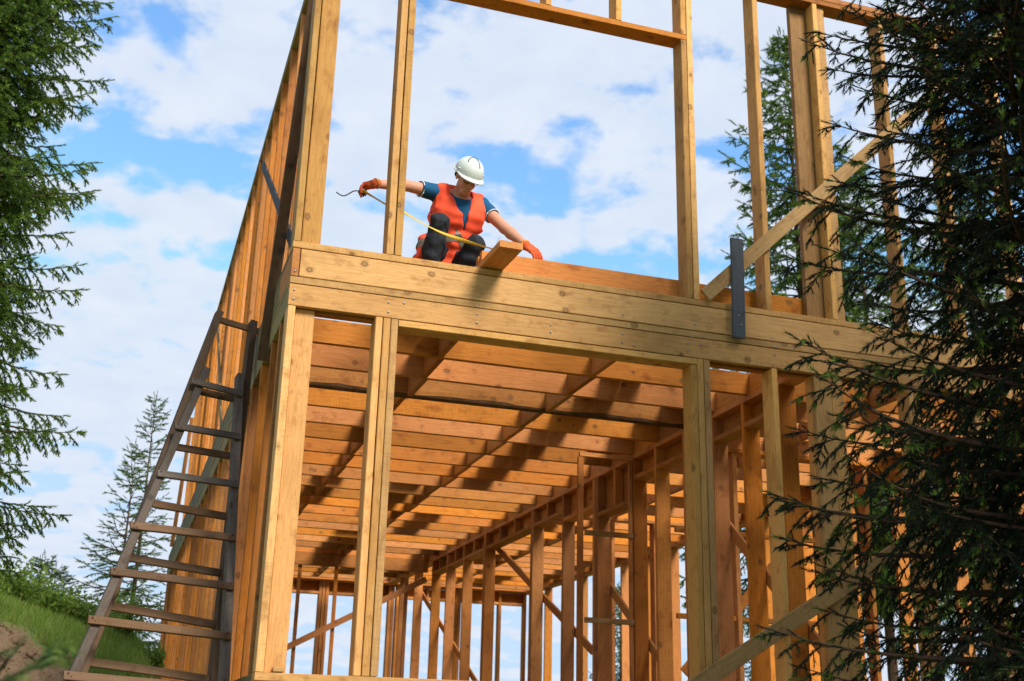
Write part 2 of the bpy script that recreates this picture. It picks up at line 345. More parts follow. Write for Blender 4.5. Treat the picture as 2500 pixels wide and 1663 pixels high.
# right wall and rear wall, lower
for y in np.arange(0.6, 15.1, 0.9): B('stud', XR-0.15, XR, y, y+0.05, 0.002, ZL-0.002)
B('wall_plate', XR-0.15, XR, 0.153, YB, ZL+0.001, ZP-0.001); B('rim_joist', XR-0.05, XR, 0.053, YB, ZP+0.001, ZR-0.001)
RY = 15.25
B('wall_plate', 0.153, XR-0.153, RY, RY+0.15, ZL+0.001, ZP-0.001)
B('rim_joist', 0.055, XR-0.055, RY+0.1, RY+0.15, ZP+0.001, ZR-0.001)
posts = [0.6, 1.25, 2.77, 2.835, 2.90, 4.10, 4.16, 4.255, 5.42, 5.48, 6.30, 6.82]
for x in posts: B('stud', x, x+0.058, RY, RY+0.15, 0.002, ZL-0.002)
for a, c in ((0.155, 0.598), (0.66, 1.248), (1.31, 2.768), (2.96, 4.098), (4.32, 5.418), (5.54, 6.298), (6.36, 6.818)):
    B('header', a, c, RY, RY+0.15, 2.19, 2.238); B('header_board', a, c, RY+0.1, RY+0.149, 2.241, ZL-0.002)
    k = max(1, int((c-a)/0.42))
    for i in range(1, k): x = a+(c-a)*i/k; B('cripple_stud', x-0.024, x+0.024, RY, RY+0.098, 2.241, ZL-0.002)
# joists and their blocking
JY = [0.70+0.597*k for k in range(25)]
JY = [y for y in JY if y < 15.1]
for k, y in enumerate(JY):
    if k == 3: continue
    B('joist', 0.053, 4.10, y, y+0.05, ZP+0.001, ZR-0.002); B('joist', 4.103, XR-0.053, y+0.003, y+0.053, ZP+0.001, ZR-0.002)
# the fourth joist has a waney, barky lower edge
y = JY[3]; prof = []
for i in range(41):
    s = i/40; prof.append(s)
v, f = [], []
rw = random.Random(5); ph = [rw.uniform(0, 6) for _ in range(5)]
for i, s in enumerate(prof):
    x = 0.053 + s*4.047; wv = 0.012*math.sin(x*5+ph[0]) + 0.007*math.sin(x*13+ph[1]) + 0.004*math.sin(x*29+ph[2]); up = 0.055+wv
    cs = [(y, ZR-0.002), (y, ZP+0.001+up+0.02), (y+0.006, ZP+0.001+up*0.72), (y+0.018, ZP+0.001+up*0.34), (y+0.034, ZP+0.001+up*0.12), (y+0.05, ZP+0.001), (y+0.05, ZR-0.002)]
    v += [(x-2.077, q-y, z-2.57) for q, z in cs]
for i in range(40):
    for j in range(7): f.append((i*7+j, i*7+(j+1) % 7, (i+1)*7+(j+1) % 7, (i+1)*7+j))
f.append(tuple(range(6, -1, -1))); f.append(tuple(280+j for j in range(7)))
me = mesh_from('waney_joist', v, f); me.materials.append(WOOD); me.materials.append(simple('inner_bark', (0.12, 0.062, 0.032), 0.9, 0.1, 0.6, 18, 0.8))
for p in me.polygons:
    c = p.center
    if p.normal.z < -0.25 and abs(p.normal.x) < .5 and c.y > 0.008: p.material_index = 1
wj = link('joist', me, None, H, Matrix.Translation((2.077, y, 2.57))); wj['label'] = 'joist with a dark waney bark edge'
B('joist', 4.103, XR-0.053, y+0.003, y+0.053, ZP+0.001, ZR-0.002)
for k in range(len(JY)-1):
    for xb in (1.40, 2.68, 5.3):
        dx = 0.02*((k*7) % 3 - 1)
        B('blocking', xb-0.05+dx, xb+dx, JY[k]+0.056, JY[k+1]-0.004, ZP+0.002, ZR-0.006)
    B('blocking', 4.05, 4.098, JY[k]+0.056, JY[k+1]-0.004, ZP+0.002, ZR-0.006)
B('joist', 0.06, XR-0.06, 0.153, 0.20, ZP+0.001, ZR-0.002)
# boards laid loosely over the joists, with gaps that let the daylight down
rd = random.Random(17)
x = 0.30
while x < XR-0.4:
    yy = rd.choice((0.72, 1.32, 1.9)) if not 0.45 < x < 2.4 else 1.02
    while yy < 14.0:
        ln = rd.choice((1.2, 1.8, 2.4, 3.6)); wd = 0.19
        if rd.random() < (0.62 if yy < 6 else 0.3):
            for q in range(rd.choice((1, 2, 2, 3))): B('floor_board', x+q*0.195, x+q*0.195+wd, yy, min(yy+ln, 15.0)-0.02, ZR+0.0, ZR+0.028, WOODG)
        yy += ln
    x += rd.choice((0.75, 0.85, 0.95))
# long partition (runs back from the front wall)
PX0, PX1 = 4.03, 4.18
B('top_plate', PX0, PX1, 0.153, RY-0.003, ZL+0.001, ZP-0.001)
ps = [0.79, 1.38, 1.935, 2.50, 3.12, 3.66, 4.62, 4.675, 4.73, 5.68, 6.75, 6.803, 8.76, 8.813, 9.86, 10.81, 11.71, 12.9, 14.0]
for y in ps: B('stud', PX0, PX1, y, y+0.05, 0.002, ZL-0.001)
for a, c, z in ((0.84, 1.38, 2.2), (1.43, 1.935, 2.2), (1.985, 2.5, 2.2), (2.55, 3.12, 2.2), (3.17, 3.66, 2.2), (3.71, 4.62, 1.985), (4.78, 5.68, 2.1), (5.73, 6.75, 2.2), (6.853, 8.76, 2.2), (8.863, 9.86, 2.2), (9.91, 10.81, 2.2), (10.86, 11.71, 2.2)):
    B('header', PX0, PX1, a+0.002, c-0.002, z, z+0.048)
    if a > 3.6 or a < 3.2: B('header_board', PX1-0.05, PX1-0.001, a+0.002, c-0.002, z+0.05, ZL-0.001)
    k = 3 if c-a > 1.2 else 2
    if a > 3.6:
        for i in range(1, k): y = a+(c-a)*i/k; B('cripple_stud', PX0, PX1-0.052, y-0.023, y+0.023, z+0.05, ZL-0.001)
BX = PX1+0.006
for (p, q) in (((BX, 8.95, 2.33), (BX, 5.2, 0.62)), ((BX, 2.35, 1.75), (BX, 0.3, 0.06)), ((BX, 5.15, 1.55), (BX, 3.3, 0.32)), ((BX, 13.6, 2.3), (BX, 9.4, 0.35))):
    bar('brace', p, q, 0.10, 0.03, (1, 0, 0), WOOD, H).location.x += 0.016
# closet frame in front of the partition
cy = 3.71
box('frame_post', 3.43, 3.495, cy-0.035, cy-0.003, 0.002, 2.395, WOOD, H); box('frame_post', 3.985, 4.027, cy-0.035, cy-0.003, 0.002, 2.395, WOOD, H)
box('frame_rail', 3.45, 4.028, cy-0.04, cy+0.0, 2.398, 2.445, WOOD, H)
for z in (1.60, 0.755): box('frame_rail', 3.50, 4.02, cy-0.06, cy-0.038, z, z+0.055, WOODG, H)
# cross partition near the back
B('beam_board', 0.155, 4.027, 12.0, 12.05, ZS, ZP-0.003); B('top_plate', 0.155, 4.027, 12.053, 12.15, ZL+0.001, ZP-0.003)
for x in (0.7, 1.30, 1.90, 2.49, 3.08, 3.665): B('stud', x, x+0.06, 12.053, 12.10, 0.002, ZL-0.004)
bar('brace', (1.2, 11.985, 0.64), (4.0, 11.985, 2.16), 0.10, 0.028, (0, 1, 0), WOOD, H)
# cross partition on the right
for x in (4.80, 5.08, 5.48, 5.76, 6.3): B('stud', x, x+0.05, 3.0, 3.14, 0.002, ZL-0.002)
B('top_plate', 4.185, 6.845, 3.0, 3.15, ZL+0.001, ZP-0.003)
for a, c in ((4.185, 4.797), (4.853, 5.077), (5.133, 5.477), (5.533, 5.757), (5.813, 6.297)):
    for z in (0.78, 1.59): B('nogging', a, c, 3.02, 3.07, z, z+0.05)
for x in (4.6, 5.2, 5.8, 6.4): B('stud', x, x+0.05, 7.0, 7.14, 0.002, ZL-0.002)
B('top_plate', 4.185, 6.845, 7.0, 7.15, ZL+0.001, ZP-0.003)
bar('brace', (4.3, 3.16, 0.3), (6.2, 3.16, 2.3), 0.1, 0.03, (0, 1, 0), WOOD, H)
# upper front wall
def ustud(name, x0, x1, z0=ZT+0.002, z1=ZU-0.002, y0=0.0, y1=0.15, mat=None): return B(name, x0, x1, y0, y1, z0, z1, mat or WOODF)
ustud('corner_post', 0.0, 0.046, mat=WOODG); ustud('corner_post', 0.049, 0.178, y0=0.02, y1=0.07)
ustud('stud', 0.616, 0.667); ustud('stud', 0.6715, 0.722)
UH = ustud('jack_stud', 2.837, 2.886, z1=4.878); ustud('cripple_stud', 2.837, 2.886, z0=4.932); ustud('stud', 2.8895, 2.939)
B('header', 0.725, 2.887, 0, 0.15, 4.88, 4.93)
for x in (1.13, 1.714, 2.289): ustud('cripple_stud', x, x+0.048, z0=4.932)
ustud('stud', 3.482, 3.532)
ustud('stud', 3.89, 4.043, y0=0.10, y1=0.15, mat=WOODG); ustud('stud', 4.047, 4.093); ustud('stud', 4.096, 4.178, y0=0.03, y1=0.08)
for x in (4.678, 5.215, 5.80, 6.40, 6.895, 6.948): ustud('stud', x, x+0.048)
B('top_plate', 0, XR, 0, 0.15, ZU, ZU+0.048); B('top_plate', 0, XR, 0.002, 0.152, ZU+0.05, ZU+0.1)
UB = -0.018
pa, pb = at(1722, 722, Y=UB), at(2372, 150, Y=UB); bar('brace', pa, pb + (pb-pa).normalized()*0.6, 0.108, 0.03, (0, -1, 0), WOODG, H)
pa, pb = at(1728, 1655, Y=UB), at(2330, 1250, Y=UB); bar('brace', pa-(pb-pa).normalized()*0.3, pb, 0.115, 0.03, (0, -1, 0), WOODG, H)
# the dark board nailed over the brace
pa, pb = at(1797.5, 583.5, Y=-0.05), at(1803.8, 825.5, Y=-0.05)
db = bar('batten', pa, pb, 0.102, 0.028, (0, -1, 0), GREYW, H); db['label'] = 'slate grey weathered board nailed upright over the beam'
# loose-laid boards on edge behind the studs
for i, (xa, xb) in enumerate(((1.325, 2.98), (1.345, 3.6), (1.33, 3.0))):
    B('edge_board', xa, xb, 0.156+i*0.053, 0.205+i*0.053, ZT+0.002, 2.917-0.002*i, WOOD)
B('edge_board', 2.99, 3.93, 0.157, 0.206, ZT+0.002, 2.916)
# left wall, upper: set in a little from the face below
LX = 0.08
for y in np.arange(0.45, 13.5, 0.585): B('stud', LX, LX+0.15, y, y+0.05, ZT+0.002, ZU-0.002)
B('stud', 0.003, 0.15, 0.16, 0.21, ZT+0.002, ZU-0.002, SHADEW)
for z in (ZU, ZU+0.05): B('top_plate', LX-0.004, LX+0.15, 0.155, 13.6, z, z+0.048, SHADEW)
for y in (4.25, 7.2, 10.1): B('stud', LX+0.002, LX+0.152, y, y+0.05, ZT+0.002, ZU-0.002)
pa, pb = at(641.6, 402, X=LX-0.02), at(712, 592, X=LX-0.02); bar('brace', pa, pb-(pa-pb).normalized()*0.1, 0.09, 0.025, (-1, 0, 0), GREYW, H)
pa, pb = at(531.6, 792, X=LX-0.02), at(540, 1045, X=LX-0.02); bar('brace', pa, pb, 0.08, 0.025, (-1, 0, 0), SHADEW, H)
pa = at(641, 880, X=-0.03); pb = Vector(CAM + ray(768, -6)*((0.55-CAM[1])/ray(768, -6)[1])); bar('prop', pa, pb, 0.085, 0.045, (0, -1, 0), LADW, H)  # dark ladder wood paints the shade this prop stands in
pa, pb = at(469, 1020, Y=13.75), at(419, 1335, Y=13.75); bar('prop', pa, pb, 0.07, 0.03, (0, -1, 0), WOOD, H)
# nail and screw heads
nail = tube_mesh([(0, 0, 0), (0, -0.003, 0), (0, -0.0045, 0)], [0.0062, 0.0062, 0.003], 8, 'nail')
c4 = lambda x, y: (600+x/3.485, 550+y/3.485)
c5 = lambda x, y: (1150+x/3.136, 550+y/3.136)
pts = [c4(*p) for p in [(413, 548), (407, 625), (1217, 655), (1350, 663), (1215, 737), (1968, 690), (1970, 757), (1968, 828), (422, 388)]]
pts += [c5(*p) for p in [(612, 762), (610, 818), (1160, 832), (1157, 897), (1660, 905), (1663, 965), (1757, 915), (1165, 685), (1713, 760), (2305, 865), (2322, 930), (2325, 992), (1687, 858), (1250, 920)]]
for p in pts:
    q = at(*p, Y=-0.001)
    par = FB if q.z < ZL else FR
    o = link('nail', nail, STEEL); o.location = q; o.parent = par; o.matrix_parent_inverse = par.matrix_world.inverted()
    bpy.context.view_layer.update()
for p in (c5(2050, 693), c5(2067, 762)):
    q = at(*p, Y=-0.0655); o = link('nail', nail, STEEL); o.location = q; o.parent = db; o.matrix_parent_inverse = db.matrix_basis.inverted()

# loose wood
PK = empty('plank_offcut', (1.36, 0, ZT)); tag(PK, 'short thick plank jutting out over the beam edge below the worker', 'plank')
pk = bar('plank', (1.352, 0.14, ZT+0.027), (1.372, -0.372, ZT+0.033), 0.165, 0.05, (0, 0, 1), WOOD, PK)
for dx in (-0.085, -0.082):
    bar('staple_wire', (1.365+dx, -0.33, ZT+0.05), (1.37+dx+0.012, -0.35, ZT+0.088), 0.003, 0.002, (1, 0, 0), STEEL, PK)
ob = box('wood_offcut', 0.105, 0.165, 0.006, 0.045, 0.002, 0.034, WOODG); tag(ob, 'tiny pale wood block lying on the sill at the foot of the corner post', 'offcut')
for i, (y0, y1) in enumerate(((0.40, 0.58), (0.59, 0.77), (0.78, 0.96))):
    dk = box('deck_plank', 0.55, 2.4, y0, y1, ZR+0.0, ZR+0.03, WOODG)
    tag(dk, ('nearest', 'middle', 'farthest')[i] + ' of three loose planks under the worker on the joists', 'plank', 'loose planks laid on the joists')

# ------------------------------------------------------------------ ladders
rnail = nail.copy(); rnail.materials.clear(); rnail.materials.append(simple('rusty_iron', (0.03, 0.02, 0.015), 0.7, 0.3))
def ladder(name, label, lp, rp, rungs, rail_mat, rung_mat, ext, front):
    (l0, l1), (r0, r1) = lp, rp                     # top and bottom points of both rails
    e = empty(name, (l1+r1)/2); tag(e, label, 'ladder', 'ladders against the left wall')
    nrm = (l1-l0).cross(r0-l0).normalized()
    if nrm.y > 0: nrm = -nrm
    for a, c in ((l0, l1), (r0, r1)):
        d = (c-a).normalized()
        bar('rail', a-d*ext[0], c+d*ext[1], 0.058, 0.075, nrm, rail_mat, e, warp=0.006)
    for (a, c) in rungs:
        d = (c-a).normalized()
        rg_ = bar('rung', a-d*0.02, c+d*0.02, 0.058, 0.024, nrm, rung_mat if not isinstance(rung_mat, list) else rung_mat[rungs.index((a, c)) % len(rung_mat)], e)
        if front:
            for q, sg in ((a, 1), (c, -1)):
                for k, z_ in ((.004, .012), (.022, -.010)):
                    o = link('nail', rnail, None); o.location = q+d*sg*k+nrm*.0125+Vector((0, 0, z_)); o.scale = (.8, .8, .8)
                    o.parent = rg_; o.matrix_parent_inverse = (e.matrix_basis @ Matrix.Translation(-e.location) @ rg_.matrix_basis).inverted()
    return e
def on_plane(p, n_, x, y, off=0.0):
    r = Vector(ray(x, y)); t_ = ((p + n_*off) - Vector(CAM)).dot(n_)/r.dot(n_)
    return Vector(CAM) + r*t_
def dpt(x, y, d): return Vector(CAM + ray(x, y)*d)
def make_ladder(name, label, Ltop, Lbot, Rtop, Rbot, rungpx, mats, off, ext, front=True):
    l0, l1, r0 = dpt(*Ltop), dpt(*Lbot), dpt(*Rtop)
    nn = (l1-l0).cross(r0-l0).normalized()
    if nn.y > 0: nn = -nn
    r1 = on_plane(l0, nn, Rbot[0], Rbot[1])
    rg = [(on_plane(l0, nn, a, b_, off), on_plane(l0, nn, c, d_, off)) for (a, b_, c, d_) in rungpx]
    return ladder(name, label, (l0, l1), (r0, r1), rg, mats[0], mats[1], ext, front)
make_ladder('ladder', 'nearer grey homemade ladder, wide at the foot, its rungs nailed on the front',
            (492, 930, 8.9), (183, 1634, 7.0), (583, 948, 9.05), (547, 1650, 7.3),
            [(474, 932, 586, 961), (433, 1041, 581, 1066), (391, 1157, 574, 1182), (325, 1284, 567, 1313), (277, 1396, 563, 1432), (223, 1514, 556, 1553), (163, 1650, 552, 1683)],
            (LADG, [LADG, LADG, LADG, LADW, LADW, LADW, LADW]), 0.052, (0.12, 1.35))
make_ladder('ladder', 'farther brown ladder reaching above the floor edge, behind the grey one',
            (531, 775, 9.35), (213, 1611, 7.35), (616, 800, 9.5), (521, 1657, 7.7),
            [(535, 781, 640, 812), (433, 1092, 565, 1114), (374, 1230, 556, 1262), (316, 1362, 542, 1400), (270, 1480, 527, 1526), (219, 1617, 512, 1660), (484, 955, 583, 977)],
            (LADW, LADW), 0.0, (0.05, 1.3), False)

# ------------------------------------------------------------------ signed-distance modelling for the worker
def surface_nets(F, org, h):
    S = F < 0; nx_, ny_, nz_ = F.shape
    cnt = np.zeros((nx_-1, ny_-1, nz_-1), np.int8)
    cor = [(a, b_, c) for a in (0, 1) for b_ in (0, 1) for c in (0, 1)]
    for a, b_, c in cor: cnt += S[a:nx_-1+a, b_:ny_-1+b_, c:nz_-1+c]
    act = (cnt > 0) & (cnt < 8)
    ii = np.argwhere(act); idx = -np.ones(act.shape, np.int64); idx[act] = np.arange(len(ii))
    acc = np.zeros((len(ii), 3)); num = np.zeros(len(ii))
    for a in cor:
        for ax in range(3):
            if a[ax] == 1: continue
            b_ = list(a); b_[ax] = 1
            fa = F[ii[:, 0]+a[0], ii[:, 1]+a[1], ii[:, 2]+a[2]]; fb = F[ii[:, 0]+b_[0], ii[:, 1]+b_[1], ii[:, 2]+b_[2]]
            mk = (fa < 0) != (fb < 0)
            t_ = np.where(mk, fa/np.where(mk, fa-fb, 1), 0)
            p = ii + np.array(a); p = p.astype(float); p[:, ax] += t_
            acc[mk] += p[mk]; num[mk] += 1
    V = acc/num[:, None]*h + org
    Q = []
    for ax in range(3):
        sl1 = [slice(1, -1)]*3; sl1[ax] = slice(0, -1); sl2 = [slice(1, -1)]*3; sl2[ax] = slice(1, None)
        A, Bb = S[tuple(sl1)], S[tuple(sl2)]
        e_ = np.argwhere(A != Bb)
        if not len(e_): continue
        inside = A[e_[:, 0], e_[:, 1], e_[:, 2]]
        o1, o2 = [(1, 2), (2, 0), (0, 1)][ax]
        base = e_.copy()
        for k in range(3):
            if k != ax: base[:, k] += 1
        def cell(d1, d2):
            c = base.copy(); c[:, o1] -= d1; c[:, o2] -= d2; return idx[c[:, 0], c[:, 1], c[:, 2]]
        q = np.stack([cell(1, 1), cell(0, 1), cell(0, 0), cell(1, 0)], 1)
        q[~inside] = q[~inside][:, ::-1]
        Q.append(q)
    return V, np.concatenate(Q)
class SDF:
    def __init__(s, lo, hi, h):
        s.o = np.array(lo, float); s.h = h; n_ = np.ceil((np.array(hi)-s.o)/h).astype(int)+1
        s.F = np.full(n_, 1.0, np.float32)
        s.ax = [s.o[i]+np.arange(n_[i])*h for i in range(3)]
    def sub(s, lo, hi):
        sl = tuple(slice(max(0, int((lo[i]-s.o[i])/s.h)), max(0, int((hi[i]-s.o[i])/s.h)+2)) for i in range(3))
        G = np.meshgrid(*[s.ax[i][sl[i]] for i in range(3)], indexing='ij')
        return sl, np.stack(G, -1)
    def add(s, d, sl, k):
        a = s.F[sl]
        if k > 0:
            hh = np.clip(0.5+0.5*(a-d)/k, 0, 1); s.F[sl] = a*(1-hh)+d*hh-k*hh*(1-hh)
        else: s.F[sl] = np.minimum(a, d)
    def cap(s, a, b_, r0, r1=None, k=0.02, cut=False):
        a = np.array(a, float); b_ = np.array(b_, float); r1 = r0 if r1 is None else r1; R_ = max(r0, r1)+k+3*s.h
        sl, G = s.sub(np.minimum(a, b_)-R_, np.maximum(a, b_)+R_)
        ab = b_-a; t_ = np.clip(((G-a)@ab)/max(ab@ab, 1e-9), 0, 1)
        d = np.linalg.norm(G-a-t_[..., None]*ab, axis=-1) - (r0+(r1-r0)*t_)
        if cut: s.F[sl] = np.maximum(s.F[sl], -d)
        else: s.add(d, sl, k)
        return s
    def ell(s, c, rads, axes=None, k=0.02, cut=False):
        c = np.array(c, float); A = np.eye(3) if axes is None else np.array(axes, float)
        R_ = max(rads)+k+3*s.h; sl, G = s.sub(c-R_, c+R_)
        q = (G-c)@A.T; r_ = np.array(rads); k0 = np.linalg.norm(q/r_, axis=-1); k1 = np.linalg.norm(q/(r_*r_), axis=-1)
        d = k0*(k0-1)/np.maximum(k1, 1e-6)
        if cut: s.F[sl] = np.maximum(s.F[sl], -d)
        else: s.add(d, sl, k)
        return s
    def grid(s): return np.stack(np.meshgrid(*s.ax, indexing='ij'), -1)
    def mesh(s, name, wrinkle=0.0, wf=30, seed=1):
        if wrinkle:
            G = s.grid(); r_ = np.random.RandomState(seed); o = 0
            for k in range(7):
                d = r_.normal(size=3); d /= np.linalg.norm(d); o = o + np.sin(G@d*wf*r_.uniform(0.5, 1.6)+r_.uniform(0, 6)+1.5*np.sin(G@r_.normal(size=3)*wf*0.3))
            s.F = s.F + (o/7**0.5*wrinkle).astype(np.float32)
        V, Q = surface_nets(s.F, s.o, s.h)
        me_ = mesh_from(name, V, Q); me_.polygons.foreach_set('use_smooth', [True]*len(me_.polygons))
        return me_
def A(v): return np.array(v, float)

SKIN = simple('skin', (0.56, 0.27, 0.17), 0.5, 0.4, 0.12, 60)
VEST = simple('orange_vest_cloth', (1.0, 0.10, 0.04), 0.75, 0.2, 0.06, 25)
SHIRT = simple('teal_blue_jersey', (0.008, 0.082, 0.19), 0.8, 0.2, 0.2, 40)
WHITE = simple('white_trim', (0.75, 0.77, 0.78), 0.7, 0.3)
JEANS = simple('black_denim', (0.022, 0.026, 0.032), 0.8, 0.2, 0.45, 18)
GLOVE = simple('orange_knit', (0.72, 0.12, 0.04), 0.8, 0.2, 0.2, 160, 0.6)
HELM = simple('white_helmet_shell', (0.60, 0.66, 0.62), 0.25, 0.5, 0.05, 14)
BLACK = simple('black_plastic', (0.012, 0.012, 0.014), 0.4, 0.4)
GREYS = simple('grey_reflective_band', (0.16, 0.13, 0.10), 0.5, 0.5)
DGREY = simple('dark_grey_rubber', (0.07, 0.075, 0.085), 0.5, 0.4)
BOOT = simple('dark_leather', (0.03, 0.025, 0.02), 0.6, 0.3)
HAIR = simple('short_brown_hair', (0.06, 0.035, 0.02), 0.7, 0.3)
# joints (right/left are the worker's own)
hipR, hipL = A((1.13, .93, 3.0)), A((1.34, .94, 2.98))
kneR, kneL = A((1.095, .50, 3.235)), A((1.375, .50, 3.105))
ankR, ankL = A((1.055, .66, 2.80)), A((1.29, .72, 2.80))
pel, mid, chs = A((1.235, .94, 3.04)), A((1.25, .84, 3.22)), A((1.285, .73, 3.40))
shR, shL = A((1.115, .71, 3.575)), A((1.475, .73, 3.535))
elR, wrR = A((.845, .62, 3.548)), A((.585, .46, 3.437))
elL, wrL = A((1.612, .56, 3.300)), A((1.728, .37, 3.095))
nek = A((1.29, .67, 3.56))
hc = A(at(1140.5, 436, Y=.545))
fw = A((.10, -.72, -.66)); fw /= np.linalg.norm(fw)
ri = np.cross(fw, A((0.06, 0, 1))); ri /= np.linalg.norm(ri); hu = np.cross(ri, fw)     # ri: viewer's left-right across the face
def hd(x, y, z): return hc + ri*x + fw*y + hu*z
HA = np.stack([ri, fw, hu])
b_ = SDF((.42, .25, 2.62), (1.95, 1.25, 3.95), 0.006)
b_.cap(pel-A((.07, 0, 0)), pel+A((.07, 0, 0)), .125, k=.05).cap(pel, mid, .14, .125, .06).cap(mid, chs, .125, .135, .06)
b_.cap(chs-A((.075, 0, -.02)), chs+A((.08, 0, .02)), .115, k=.06).cap(shR+A((.05, 0, -.01)), shL-A((.05, 0, .01)), .062, k=.06)
b_.cap(chs+A((0, -.02, .08)), nek, .08, .06, .04).cap(nek, hd(0, -.02, -.06), .058, .052, .025)
for s_, e_, w_, sg in ((shR, elR, wrR, 1), (shL, elL, wrL, -1)):
    b_.cap(s_, e_, .054, .041, .03); mdl = e_+(w_-e_)*.3; b_.cap(e_, mdl, .041, .044, .02).cap(mdl, w_, .044, .027, .015)
    b_.cap(w_, w_+(w_-e_)*.12, .027, .024, .01)
for h_, k_, a_ in ((hipR, kneR, ankR), (hipL, kneL, ankL)):
    b_.cap(h_, k_, .085, .058, .04); c_ = k_+(a_-k_)*.3; b_.cap(k_, c_, .058, .055, .02).cap(c_, a_, .055, .036, .02); b_.cap(a_-A((0, 0, .06)), a_+A((0, -.16, -.075)), .04, .03, .02)
b_.ell(hd(0, -.015, .035), (.074, .094, .088), HA, .02).ell(hd(0, .025, -.03), (.058, .068, .082), HA, .025)
b_.cap(hd(-.022, .06, -.098), hd(.022, .06, -.098), .022, k=.02)                         # chin
b_.cap(hd(0, .088, .005), hd(0, .106, -.032), .009, .014, .01).ell(hd(-.012, .094, -.036), (.009, .01, .008), HA, .006).ell(hd(.012, .094, -.036), (.009, .01, .008), HA, .006)
b_.cap(hd(-.035, .08, .022), hd(.035, .08, .022), .011, k=.012)                          # brow
for sx_ in (-1, 1):
    b_.ell(hd(.03*sx_, .088, .003), (.015, .008, .009), HA, cut=True); b_.ell(hd(.03*sx_, .079, .003), (.012, .012, .011), HA, .003)
    b_.ell(hd(.076*sx_, -.012, -.002), (.010, .022, .032), HA, .008); b_.ell(hd(.034*sx_, .066, -.03), (.02, .02, .02), HA, .02)
b_.cap(hd(-.021, .088, -.062), hd(.021, .088, -.062), .0075, k=.006).cap(hd(-.019, .086, -.074), hd(.019, .086, -.074), .008, k=.006)
b_.cap(hd(-.024, .099, -.068), hd(.024, .099, -.068), .0045, cut=True)
PER = link('person', b_.mesh('person'), SKIN)
tag(PER, 'worker in white helmet and orange vest squatting on the upper floor with a tape measure', 'person')
def wear(name, me_, mat, lab=None, par=None):
    o = link(name, me_, mat, par or PER, smooth=True)
    if lab: o['label'] = lab
    return o
# trousers
s = SDF((.9, .25, 2.6), (1.6, 1.2, 3.4), .008)
s.cap(pel-A((.07, 0, 0)), pel+A((.07, 0, 0)), .14, k=.05).cap(pel, mid-A((0, 0, .05)), .15, .14, .05)
for h_, k_, a_ in ((hipR, kneR, ankR), (hipL, kneL, ankL)):
    s.cap(h_, k_, .10, .068, .04); c_ = k_+(a_-k_)*.3; s.cap(k_, c_, .067, .066, .02).cap(c_, a_, .067, .056, .02)
wear('trousers', s.mesh('trousers', .0045, 75, 3), JEANS)
for a_ in (ankR, ankL):
    s = SDF(a_-A((.1, .32, .17)), a_+A((.1, .14, .09)), .008)
    s.cap(a_+A((0, 0, .03)), a_-A((0, 0, .05)), .055, .055, .02).cap(a_+A((0, .03, -.08)), a_+A((0, -.17, -.085)), .045, .04, .03)
    G = s.grid(); s.F = np.maximum(s.F, (2.70-G[..., 2]).astype(np.float32))
    wear('boot', s.mesh('boot'), BOOT)
# shirt: torso and short sleeves
s = SDF((.95, .45, 2.95), (1.72, 1.2, 3.72), .008)
s.cap(pel, mid, .15, .137, .06).cap(mid, chs, .137, .147, .06).cap(chs-A((.075, 0, -.02)), chs+A((.08, 0, .02)), .125, k=.06).cap(shR+A((.05, 0, -.01)), shL-A((.05, 0, .01)), .071, k=.06)
s.cap(chs+A((0, -.02, .08)), nek, .088, .066, .04)
slv = []
for s_, e_ in ((shR, elR), (shL, elL)):
    d = (e_-s_)/np.linalg.norm(e_-s_); q_ = s_+d*.15; s.cap(s_, q_, .066, .060, .03); slv.append((q_, d))
G = s.grid()
for q_, d in slv:
    pl = (G-q_)@d; nearm = np.linalg.norm(G-q_, axis=-1) < .13
    s.F = np.where(nearm, np.maximum(s.F, pl.astype(np.float32)), s.F)
nd = (hc-nek)/np.linalg.norm(hc-nek); pl = (G-(nek+nd*.012))@nd; s.F = np.where(np.linalg.norm(G-nek, axis=-1) < .12, np.maximum(s.F, pl.astype(np.float32)), s.F)
TS = wear('t_shirt', s.mesh('t_shirt', .003, 50, 5), SHIRT)
def ring_pts(c, d, r_, n_=24, sq=1.0):
    d = Vector(d).normalized(); a_ = d.orthogonal().normalized(); bb = d.cross(a_)
    return [Vector(c)+(a_*math.cos(2*math.pi*i/n_)+bb*math.sin(2*math.pi*i/n_)*sq)*r_ for i in range(n_+1)]
for q_, d in slv:
    wear('sleeve_trim', tube_mesh(ring_pts(q_-d*.002, d, .060), .0038, 6), WHITE, par=TS)
wear('collar_trim', tube_mesh(ring_pts(nek+nd*.008, nd, .065), .0045, 6), WHITE, par=TS)
# vest: open at the front in a V, no sleeves, hem hanging over the hips
s = SDF((.9, .42, 2.9), (1.68, 1.22, 3.70), .007)
s.cap(pel-A((.10, 0, .02)), pel+A((.08, 0, .02)), .165, k=.06).cap(pel, mid, .175, .158, .06).cap(mid, chs, .158, .163, .06).cap(chs-A((.09, 0, -.02)), chs+A((.095, 0, .02)), .138, k=.06)
s.cap(shR+A((.045, 0, -.005)), shL-A((.045, 0, .005)), .088, k=.05)
s.cap(A((1.07, .80, 3.2)), A((1.02, .78, 3.06)), .06, .03, .05)
G = s.grid().astype(np.float32)
sax = (shL-shR)/np.linalg.norm(shL-shR)
lat = (G-(shR+shL)/2)@sax
for sg, s_ in ((-1, shR), (1, shL)):
    over = sg*lat-.195
    s.F = np.where(G[..., 2] > 3.32, np.maximum(s.F, over.astype(np.float32)), s.F)
vx = np.abs(G[..., 0]-(1.30+.03*(3.4-G[..., 2])/.2)) - np.clip((G[..., 2]-3.27)*.30, .0, .08)          # V opening
front = G[..., 1] < .68
s.F = np.where(front & (G[..., 2] > 3.27), np.maximum(s.F, -vx), s.F)
